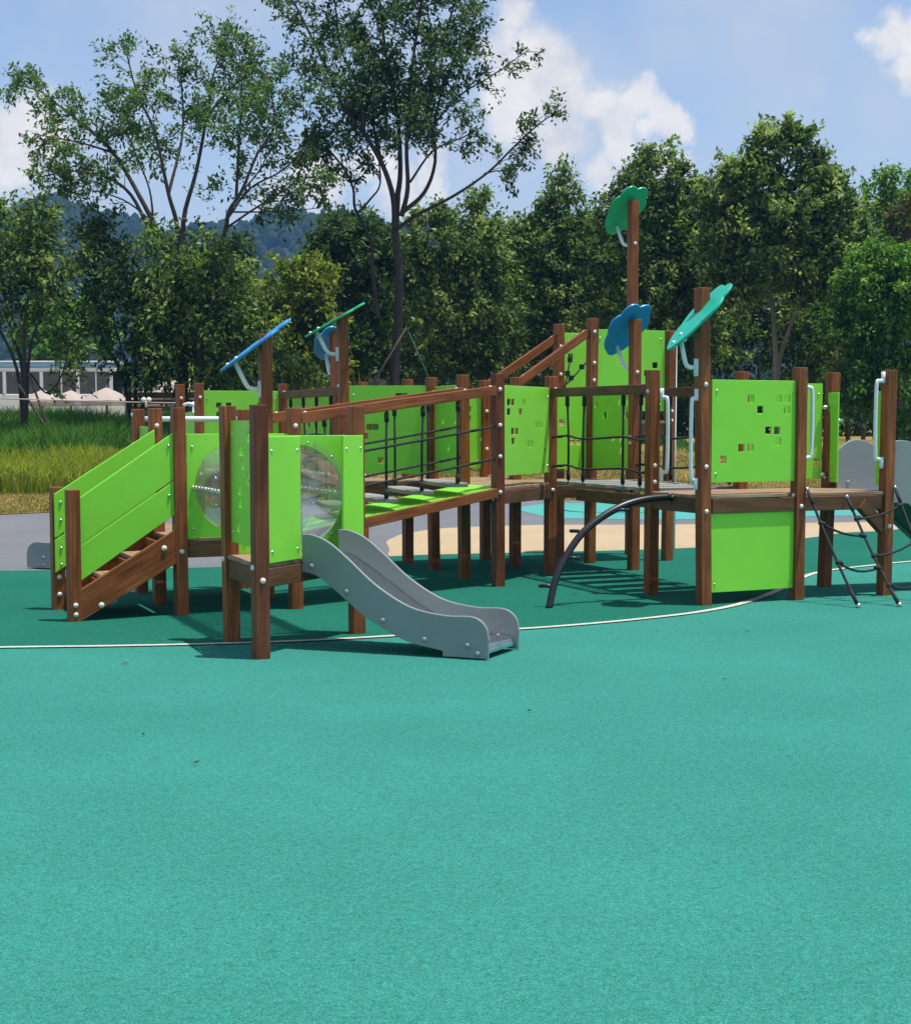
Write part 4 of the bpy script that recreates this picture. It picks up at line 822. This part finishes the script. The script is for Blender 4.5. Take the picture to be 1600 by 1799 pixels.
# ------------------------------------------------------------------ grass
def blades(name, n, xr, yr, hr, cols, wid=.014, dens=None, z_in=.0, mask=None):
    x = RNG.uniform(*xr, n); t = RNG.uniform(*yr, n); y = lawn_front(x)+t; z = lawn_h(x, y)-.02
    if mask is not None: k = mask(x, y, t); x, y, z, t = x[k], y[k], z[k], t[k]; n = len(x)
    h = RNG.uniform(*hr, n)*(1+.25*np.sin(x*2.1)*np.cos(y*1.7)); a = RNG.uniform(0, 2*np.pi, n); lean = RNG.uniform(.1, .75, n)*h; lx, ly = np.cos(a)*lean, np.sin(a)*lean
    wa = RNG.uniform(0, np.pi, n); wx, wy = np.cos(wa)*wid, np.sin(wa)*wid*.4
    v = np.empty((n, 5, 3)); o = np.stack([x, y, z], 1)
    v[:, 0] = o+np.stack([-wx, -wy, 0*x], 1); v[:, 1] = o+np.stack([wx, wy, 0*x], 1)
    v[:, 2] = o+np.stack([wx*.8+lx*.35, wy*.8+ly*.35, h*.62], 1); v[:, 3] = o+np.stack([-wx*.8+lx*.35, -wy*.8+ly*.35, h*.62], 1); v[:, 4] = o+np.stack([lx, ly, h*(1-.25*(lean/h)**2)], 1)
    base = np.arange(n)*5; fq = np.stack([base, base+1, base+2, base+3], 1); ft = np.stack([base+3, base+2, base+4], 1)
    me = bpy.data.meshes.new(name); me.from_pydata(v.reshape(-1, 3).tolist(), [], fq.tolist()+ft.tolist())
    at_ = me.attributes.new('tint', 'FLOAT', 'POINT'); at_.data.foreach_set('value', np.repeat(np.clip(.5+.22*RNG.normal(size=n), 0, 1), 5).astype(np.float32)); me.materials.append(cols); me.update()
    ob = bpy.data.objects.new(name, me); COL.objects.link(ob); ob['kind'] = 'stuff'; return ob
gy = leafmat('grass_yellow', [(0, (.09, .135, .018)), (.5, (.27, .31, .036)), (1, (.50, .50, .09))], .4, .6)
gd = leafmat('grass_green', [(0, (.035, .10, .018)), (.5, (.075, .19, .032)), (1, (.17, .29, .06))], .38, .55)
gl = leafmat('grass_dry', [(0, (.07, .09, .02)), (.5, (.26, .21, .06)), (1, (.42, .33, .13))], .3, .7)
tag(blades('yellow_grass', 26000, (-14, -2.6), (3.3, 6.3), (.35, .6), gy, .013), 'tall yellow-green grass in front of the dark green grass', 'grass')
tag(blades('green_grass', 34000, (-15, -1.6), (6.2, 13.3), (.45, .72), gd, .015), 'tall dark green grass on the bank before the white bus', 'grass')
tag(blades('lawn_grass', 120000, (-11, 11), (.05, 9), (.03, .08), gl, .009), 'short dry lawn grass behind the paving', 'grass')
tag(blades('far_lawn_grass', 16000, (0, 14), (6, 14), (.10, .3), gd, .012, mask=lambda x, y, t: (np.sin(x*1.3)+np.cos(y*.9+x) > .6) & (x < 6)), 'ragged green grass tufts on the lawn behind the rope bridges', 'grass')
tag(blades('dry_reeds', 1500, (-5.3, -2.2), (9.5, 12.5), (.7, 1.5), gl, .012), 'pale dry reeds standing behind the twin leaf-topped posts', 'reeds')
# ------------------------------------------------------------------ bus, parasols, fence
by = 55.; bx1 = at(198, 700, by).x; g0 = gz(-14, 50); bus = thing('shuttle_bus', 'white sightseeing bus with a pale blue roof behind the left-hand trees', 'bus', (bx1-3.5, by+1, g0))
def bxx(mb, x0, x1, y0, y1, z0, z1, mi=0): mb.box(((x0+x1)/2, (y0+y1)/2, (z0+z1)/2), (1, 0, 0), (0, 1, 0), (0, 0, 1), (x1-x0)/2, (y1-y0)/2, (z1-z0)/2, mi)
X0 = bx1-7; X1 = bx1; zt_ = at(198, 637, by).z; zw1 = at(100, 653, by).z; zw0 = at(100, 692, by).z
mb = MB(); bxx(mb, X0, X1, by, by+2, g0+.35, zw0); bxx(mb, X0, X1, by, by+2, zw1, zw1+.14); mb.build('body', 'buswhite', bus, .03)
mb = MB(); mb.prism([(X0, zw1+.143), (X1-.02, zw1+.143), (X1-.18, zt_), (X0, zt_)], (0, by+1, 0), (1, 0, 0), (0, 0, 1), 2.04); mb.build('roof', 'busblue', bus, .05)
mb = MB(); bxx(mb, X0, X1+.03, by-.03, by+2.03, zt_+.003, zt_+.06); mb.build('roof_edge', 'buswhite', bus, .02)
mb = MB(); bxx(mb, X0, X1, by-.02, by+2.02, g0+.2, g0+.34); mb.build('stripe', 'busblue', bus, .02)
pill = [at(u, 690, by).x for u in (-100, 8, 73, 137, 195)]
for x in pill: mb = MB(); bxx(mb, x-.055, x+.055, by-.012, by+.06, zw0+.002, zw1-.002); mb.build('pillar', 'buswhite', bus, .01)
for a, c in zip(pill[:-1], pill[1:]):
    mb = MB(); bxx(mb, a+.057, c-.057, by+.02, by+.035, zw0+.003, zw1-.003); w_ = mb.build('window', 'glassd', bus)
    mb = MB(); xm = a+(c-a)*.55; bxx(mb, xm-.02, xm+.02, by-.004, by+.018, zw0+.004, zw1-.004); mb.build('frame', 'buswhite', w_)
mb = MB(); bxx(mb, X0+.1, X1-.06, by+1.95, by+1.97, zw0+.003, zw1-.003); mb.build('window', 'glassd', bus)
for x in (X0+1.2, X1-1.3):
    mb = MB(); mb.tube([(x, by-.02, g0+.36), (x, by+.22, g0+.36)], .36, 20); mb.build('wheel', 'black', bus)
def parasol(u, v, w_, Y, label):
    top_ = at(u, v, Y); x, y = top_.x, Y; R = w_*Y/F/2; h = R*.52; g = gz(x, y); root = thing('parasol', label, 'parasol', (x, y, g), 'cream parasols beyond the grass')
    mb = MB(); n = 8; vs = [top_]; fs = []
    for k in range(n):
        a = 2*math.pi*(k+.5)/n; vs += [Vector((x+R*.5*math.cos(a), y+R*.5*math.sin(a), top_.z-h*.42)), Vector((x+R*math.cos(a), y+R*math.sin(a), top_.z-h)), Vector((x+R*math.cos(a), y+R*math.sin(a), top_.z-h-.14))]
    for k in range(n):
        i, j = 1+3*k, 1+3*((k+1) % n); fs += [(0, i, j), (i, i+1, j+1, j), (i+1, i+2, j+2, j+1)]
    mb.add(vs, fs); cn = mb.build('canopy', 'canvas', root); sm = cn.modifiers.new('solid', 'SOLIDIFY'); sm.thickness = .012
    mb = MB(); mb.tube([(x, y, g-.02), (x, y, top_.z+.06)], .03, 8); mb.build('pole', 'bark', root)
for a in ((75, 684, 80, 49, 'cream parasol in front of the bus window at the far left'), (124, 685, 75, 49, 'cream parasol low in front of the bus, second from the left'), (187, 680, 90, 48, 'cream parasol at the right end of the bus'), (252, 683, 80, 48, 'cream parasol between the bus and the timber fence'),
          (318, 658, 150, 45, 'wide cream parasol above the timber fence'), (392, 660, 130, 47, 'cream parasol behind the blue leaf shade'), (657, 660, 62, 46, 'cream parasol left of the tall dark trunk'), (742, 664, 70, 46, 'cream parasol right of the tall dark trunk')): parasol(*a)
fy = 43.; fr = thing('timber_fence', 'dark brown timber fence of wide boards behind the tall grass', 'fence', (at(290, 739, fy).x, fy, gz(-7, fy)))
xa, xb = at(225, 739, fy).x, at(480, 739, fy).x; g = gz(-7, fy)
for k in range(5):
    z = at(0, 694+k*12, fy).z; mb = MB(); mb.box(((xa+xb)/2, fy, z), (1, 0, 0), (0, 1, 0), (0, 0, 1), (xb-xa)/2, .02, .06 if k else .075); mb.build('board', 'fence', fr, .006, 1)
for k in range(4): x = xa+(xb-xa)*k/3; mb = MB(); mb.box((x, fy+.08, g+.6), (0, 0, 1), (0, 1, 0), (1, 0, 0), .75, .05, .05); mb.build('post', 'fence', fr, .006, 1)
# cable with pulley between two stakes
cb = thing('cable', 'thin pale cable with a small white pulley stretched over the tall grass', 'cable', at(150, 739, 30)); cb.location.z = gz(-6, 30)
mb = MB(); pts = [at(-60, 698, 31), at(100, 703, 31), at(257, 707, 31), at(342, 708, 31)]; mb.tube(crom(pts, 4), .012, 6); w_ = mb.build('wire', 'canvas', cb)
mb = MB(); c = at(257, 704, 31); mb.ball(c+Vector((-.05, 0, .02)), .05); mb.ball(c+Vector((.05, 0, .02)), .05); mb.tube([c, c-Z*.12], .025, 8); mb.build('pulley', 'cap', cb)
mb = MB(); c = at(341, 708, 31); mb.tube([c+Z*.03, Vector((c.x, c.y, gz(c.x, c.y)-.05))], .035, 8); mb.build('stake', 'white', cb)
mb = MB(); c = at(-60, 698, 31); mb.tube([c+Z*.03, Vector((c.x, c.y, gz(c.x, c.y)-.05))], .035, 8); mb.build('stake', 'white', cb)
# props leaning against the small left tree and by the dark trunk
for i, (a, c, Y, lab) in enumerate((((50, 655), (74, 722), 34.2, 'grey pole propping the small tree over the tall grass, inner one'), ((20, 655), (70, 735), 34.0, 'grey pole propping the small tree over the tall grass, longer one'), ((714, 575), (645, 690), 37.5, 'bare pole leaning on the tall dark trunk from the left'))):
    a, c = at(*a, Y), at(*c, Y); d_ = (c-a).normalized(); c = c+d_*max(0, (c.z-gz(c.x, c.y))/max(.2, -d_.z)); mb = MB(); mb.tube([a, lerp(a, c, .5), c], [.022, .026, .03], 7); o = mb.build('tree_prop', 'bark', None, origin=c); tag(o, lab, 'pole', 'poles propping trees')
mb = MB(); a, c = at(713, 572, 37.6), at(757, 672, 37); c = c+(c-a)*.35; mb.tube([a, c], .012, 6); o = mb.build('guy_rope', 'ropeg', None, origin=c); tag(o, 'thin green guy rope slanting from the tall dark trunk to the ground', 'rope')
# fallen bits on the rubber
for i, (u, v, s) in enumerate(((220, 1166, .022), (252, 1291, .012), (345, 1341, .014), (1312, 1110, .014), (1273, 1194, .014), (1010, 1045, .022), (930, 1250, .012))):
    p = G(u, v, .012); a = random.random()*3; mb = MB(); d_ = Vector((math.cos(a), math.sin(a)*.4, .12)); q = Vector((-d_.y, d_.x, .25)); out = [(-s, 0), (-s*.3, s*.35), (s*.5, s*.3), (s, 0), (s*.4, -s*.35), (-s*.4, -s*.25)]; mb.prism(out, p+Z*.006, d_.normalized(), q.normalized(), .003)
    o = mb.build('fallen_leaf', 'barkd' if i % 4 else 'wood', None, origin=p); tag(o, 'small dark dry leaf lying on the rubber floor', 'leaf', 'dry leaves on the rubber floor')
# ------------------------------------------------------------------ far hills
def hill(name, Y, ridge, depth, m):
    us = np.linspace(-500, 2100, 131); vv = np.interp(us, [a for a, b in ridge], [b for a, b in ridge]); vs = []; fs = []; R_ = 14
    for j in range(R_):
        f = j/(R_-1); y = Y+depth*(f-.6)
        for u, v in zip(us, vv):
            hz = (at(float(u), float(v), Y).z)*math.sin(min(1, f/.6)*math.pi/2)*(1-max(0, f-.6)*.8)
            vs.append(((float(u)-CX)/F*Y, y, max(.5, hz)+2*math.sin(u*.05+y*.03)))
    k = len(us)
    for j in range(R_-1):
        for i in range(k-1): fs.append((j*k+i, j*k+i+1, (j+1)*k+i+1, (j+1)*k+i))
    mb = MB(); mb.add(vs, fs, 0, smooth=True); o = mb.build(name, m); o['kind'] = 'structure'
    return np.array(vs).reshape(R_, k, 3)
M['hillg'] = simple('hill_ground', (.02, .035, .015), rough=1., var=.4, scale=.05)
M['hillt'] = leafmat('hill_trees', [(0, (.010, .018, .010)), (1, (.032, .050, .018))], .1, .9)
RIDGE = [(-500, 430), (-100, 410), (0, 398), (60, 384), (130, 374), (172, 378), (217, 396), (252, 413), (330, 425), (400, 422), (439, 414), (470, 402), (525, 393), (570, 396), (640, 405), (750, 425), (880, 470), (1000, 520), (1300, 560), (2100, 600)]
H_ = hill('hill', 700., RIDGE, 320., 'hillg')
def far_wood(n):
    bm = bmesh.new(); bmesh.ops.create_icosphere(bm, subdivisions=2, radius=1); bv = np.array([v.co[:] for v in bm.verts]); bf = np.array([[v.index for v in f.verts] for f in bm.faces]); bm.free()
    V_ = []; F_ = []; T_ = []; k = H_.shape[1]
    for i in range(n):
        a = RNG.uniform(1.2, 9.6); b_ = RNG.uniform(0, 92); j0, i0 = int(a), int(b_); fa, fb = a-j0, b_-i0
        p = (H_[j0, i0]*(1-fa)+H_[j0+1, i0]*fa)*(1-fb)+(H_[j0, i0+1]*(1-fa)+H_[j0+1, i0+1]*fa)*fb
        r = RNG.uniform(1.3, 3.0); sc = np.array([r, r, r*RNG.uniform(1., 1.9)]); q = bv*(1+.13*RNG.normal(size=(len(bv), 1)))*sc+p+np.array([0, 0, r*.6])
        F_.append(bf+len(V_)*len(bv)); V_.append(q); T_.append(np.full(len(bv), RNG.random()))
    me = bpy.data.meshes.new('hill_forest'); me.from_pydata(np.concatenate(V_).tolist(), [], np.concatenate(F_).tolist())
    a = me.attributes.new('tint', 'FLOAT', 'POINT'); a.data.foreach_set('value', np.concatenate(T_).astype(np.float32)); me.materials.append(M['hillt']); me.polygons.foreach_set('use_smooth', np.ones(len(me.polygons), bool)); me.update()
    o = bpy.data.objects.new('hill_forest', me); COL.objects.link(o); o['kind'] = 'stuff'; o['label'] = 'bluish wooded hillside far behind the left-hand trees'
far_wood(6400)
# ------------------------------------------------------------------ air
mb = MB(); bxx(mb, -900, 900, -30, 1150, -1.2, 135); m = bpy.data.materials.new('air'); m.use_nodes = True; nt = m.node_tree; nt.nodes.remove(nt.nodes['Principled BSDF'])
pv = N(nt, 'ShaderNodeVolumePrincipled'); pv.inputs['Color'].default_value = (.20, .50, 1, 1); pv.inputs['Density'].default_value = .00034; pv.inputs['Anisotropy'].default_value = .2
nt.links.new(pv.outputs[0], nt.nodes['Material Output'].inputs['Volume']); o = mb.build('haze', m); o['kind'] = 'stuff'
# ------------------------------------------------------------------ sky and sun
EL, AZ = math.radians(76), math.radians(-14)              # sun towards +x, a little to the camera's side
sv = Vector((math.cos(EL)*math.cos(AZ), math.cos(EL)*math.sin(AZ), math.sin(EL)))
sun = bpy.data.lights.new('sun', 'SUN'); sun.energy = 4.0; sun.angle = math.radians(.53); sun.color = (1, .955, .88); so = bpy.data.objects.new('sun', sun); COL.objects.link(so); so.rotation_euler = sv.to_track_quat('Z', 'Y').to_euler()
W = bpy.data.worlds.new("World"); S.world = W; W.use_nodes = True; nt = W.node_tree; L = nt.links.new; bg = nt.nodes['Background']; bg.inputs['Strength'].default_value = .15
sky = N(nt, 'ShaderNodeTexSky', sky_type='NISHITA'); sky.sun_disc = False; sky.sun_elevation = EL; sky.sun_rotation = math.pi/2-AZ; sky.altitude = 50; sky.air_density = 1.; sky.dust_density = .9; sky.ozone_density = 2.6
tc = N(nt, 'ShaderNodeTexCoord')
def cam_dir(u, v): return Vector(ray(u, v)).normalized()
nz = N(nt, 'ShaderNodeTexNoise', i_Scale=16., i_Detail=9., i_Roughness=.58); L(tc.outputs['Generated'], nz.inputs['Vector'])
sub = N(nt, 'ShaderNodeVectorMath', operation='SUBTRACT'); L(nz.outputs['Color'], sub.inputs[0]); sub.inputs[1].default_value = (.5, .5, .5)
scl = N(nt, 'ShaderNodeVectorMath', operation='SCALE'); L(sub.outputs[0], scl.inputs[0]); scl.inputs['Scale'].default_value = .075
wrp = N(nt, 'ShaderNodeVectorMath', operation='ADD'); L(tc.outputs['Generated'], wrp.inputs[0]); L(scl.outputs[0], wrp.inputs[1])
blobs = [(890, 60, 45), (940, 130, 70), (900, 180, 60), (1000, 170, 55), (1060, 190, 50), (1170, 215, 38), (1100, 250, 60), (1070, 300, 50), (870, 110, 45), (985, 235, 60), (1130, 200, 45), (40, 215, 75), (90, 240, 50), (-30, 260, 90), (20, 290, 55), (1575, 75, 48), (1620, 95, 60), (1600, 130, 40), (560, 330, 60), (640, 300, 50), (760, 290, 40), (480, 360, 50), (950, 375, 22), (700, 340, 60), (1180, 290, 35),
         (2300, 100, 200), (2500, 40, 250), (-900, 150, 220), (-1200, 80, 250), (-700, 300, 160)]
acc = None
for u, v, r_ in blobs:
    c = cam_dir(u, v); ds = N(nt, 'ShaderNodeVectorMath', operation='DISTANCE'); L(wrp.outputs[0], ds.inputs[0]); ds.inputs[1].default_value = c
    mr = N(nt, 'ShaderNodeMapRange', interpolation_type='SMOOTHSTEP'); R_ = r_/F; L(ds.outputs['Value'], mr.inputs['Value']); mr.inputs['From Min'].default_value = R_*.45; mr.inputs['From Max'].default_value = R_*1.18; mr.inputs['To Min'].default_value = 1; mr.inputs['To Max'].default_value = 0
    if acc is None: acc = mr.outputs[0]
    else:
        mxn = N(nt, 'ShaderNodeMath', operation='MAXIMUM'); L(acc, mxn.inputs[0]); L(mr.outputs[0], mxn.inputs[1]); acc = mxn.outputs[0]
n2 = N(nt, 'ShaderNodeTexNoise', i_Scale=7., i_Detail=8., i_Roughness=.55); L(tc.outputs['Generated'], n2.inputs['Vector'])
veil = N(nt, 'ShaderNodeMapRange', interpolation_type='SMOOTHSTEP'); L(n2.outputs['Fac'], veil.inputs['Value']); veil.inputs['From Min'].default_value = .35; veil.inputs['From Max'].default_value = .72; veil.inputs['To Min'].default_value = .12; veil.inputs['To Max'].default_value = .85
vacc = veil.outputs[0]
for u, v, r_, op in ((1010, 230, 270, .8), (1380, 120, 300, .6), (1560, 200, 220, .6), (520, 350, 230, .75), (60, 260, 230, .7), (760, 330, 200, .7), (1250, 330, 220, .6), (2600, 200, 500, .6), (-900, 200, 500, .6)):
    c = cam_dir(u, v); ds = N(nt, 'ShaderNodeVectorMath', operation='DISTANCE'); L(wrp.outputs[0], ds.inputs[0]); ds.inputs[1].default_value = c
    mr = N(nt, 'ShaderNodeMapRange', interpolation_type='SMOOTHSTEP'); L(ds.outputs['Value'], mr.inputs['Value']); mr.inputs['From Min'].default_value = 0; mr.inputs['From Max'].default_value = r_/F; mr.inputs['To Min'].default_value = op; mr.inputs['To Max'].default_value = 0
    mxn = N(nt, 'ShaderNodeMath', operation='MAXIMUM'); L(vacc, mxn.inputs[0]); L(mr.outputs[0], mxn.inputs[1]); vacc = mxn.outputs[0]
mv = N(nt, 'ShaderNodeMix', data_type='RGBA'); L(vacc, mv.inputs[0]); tn = N(nt, 'ShaderNodeVectorMath', operation='MULTIPLY'); L(sky.outputs[0], tn.inputs[0]); tn.inputs[1].default_value = (.82, .80, .82); L(tn.outputs[0], mv.inputs[6]); mv.inputs[7].default_value = (3.35, 3.55, 3.95, 1)
n3 = N(nt, 'ShaderNodeTexNoise', i_Scale=22., i_Detail=7., i_Roughness=.6); L(tc.outputs['Generated'], n3.inputs['Vector'])
cc = ramp(nt, [(.3, (.62, .63, .68)), (.48, (.87, .83, .80)), (.68, (1., .95, .90))]); L(n3.outputs['Fac'], cc.inputs['Fac'])
cs = N(nt, 'ShaderNodeVectorMath', operation='SCALE'); L(cc.outputs[0], cs.inputs[0]); cs.inputs['Scale'].default_value = 5.6
mc = N(nt, 'ShaderNodeMix', data_type='RGBA'); L(acc, mc.inputs[0]); L(mv.outputs[2], mc.inputs[6]); L(cs.outputs[0], mc.inputs[7]); L(mc.outputs[2], bg.inputs['Color'])
# ------------------------------------------------------------------ render settings
S.view_settings.view_transform = 'Standard'; S.view_settings.look = 'None'; S.view_settings.exposure = .36; S.view_settings.gamma = 1
S.render.engine = 'CYCLES'; S.cycles.max_bounces = 8; S.cycles.diffuse_bounces = 3; S.cycles.glossy_bounces = 3; S.cycles.transmission_bounces = 4; S.cycles.transparent_max_bounces = 12; S.cycles.volume_bounces = 1
S.cycles.use_denoising = True
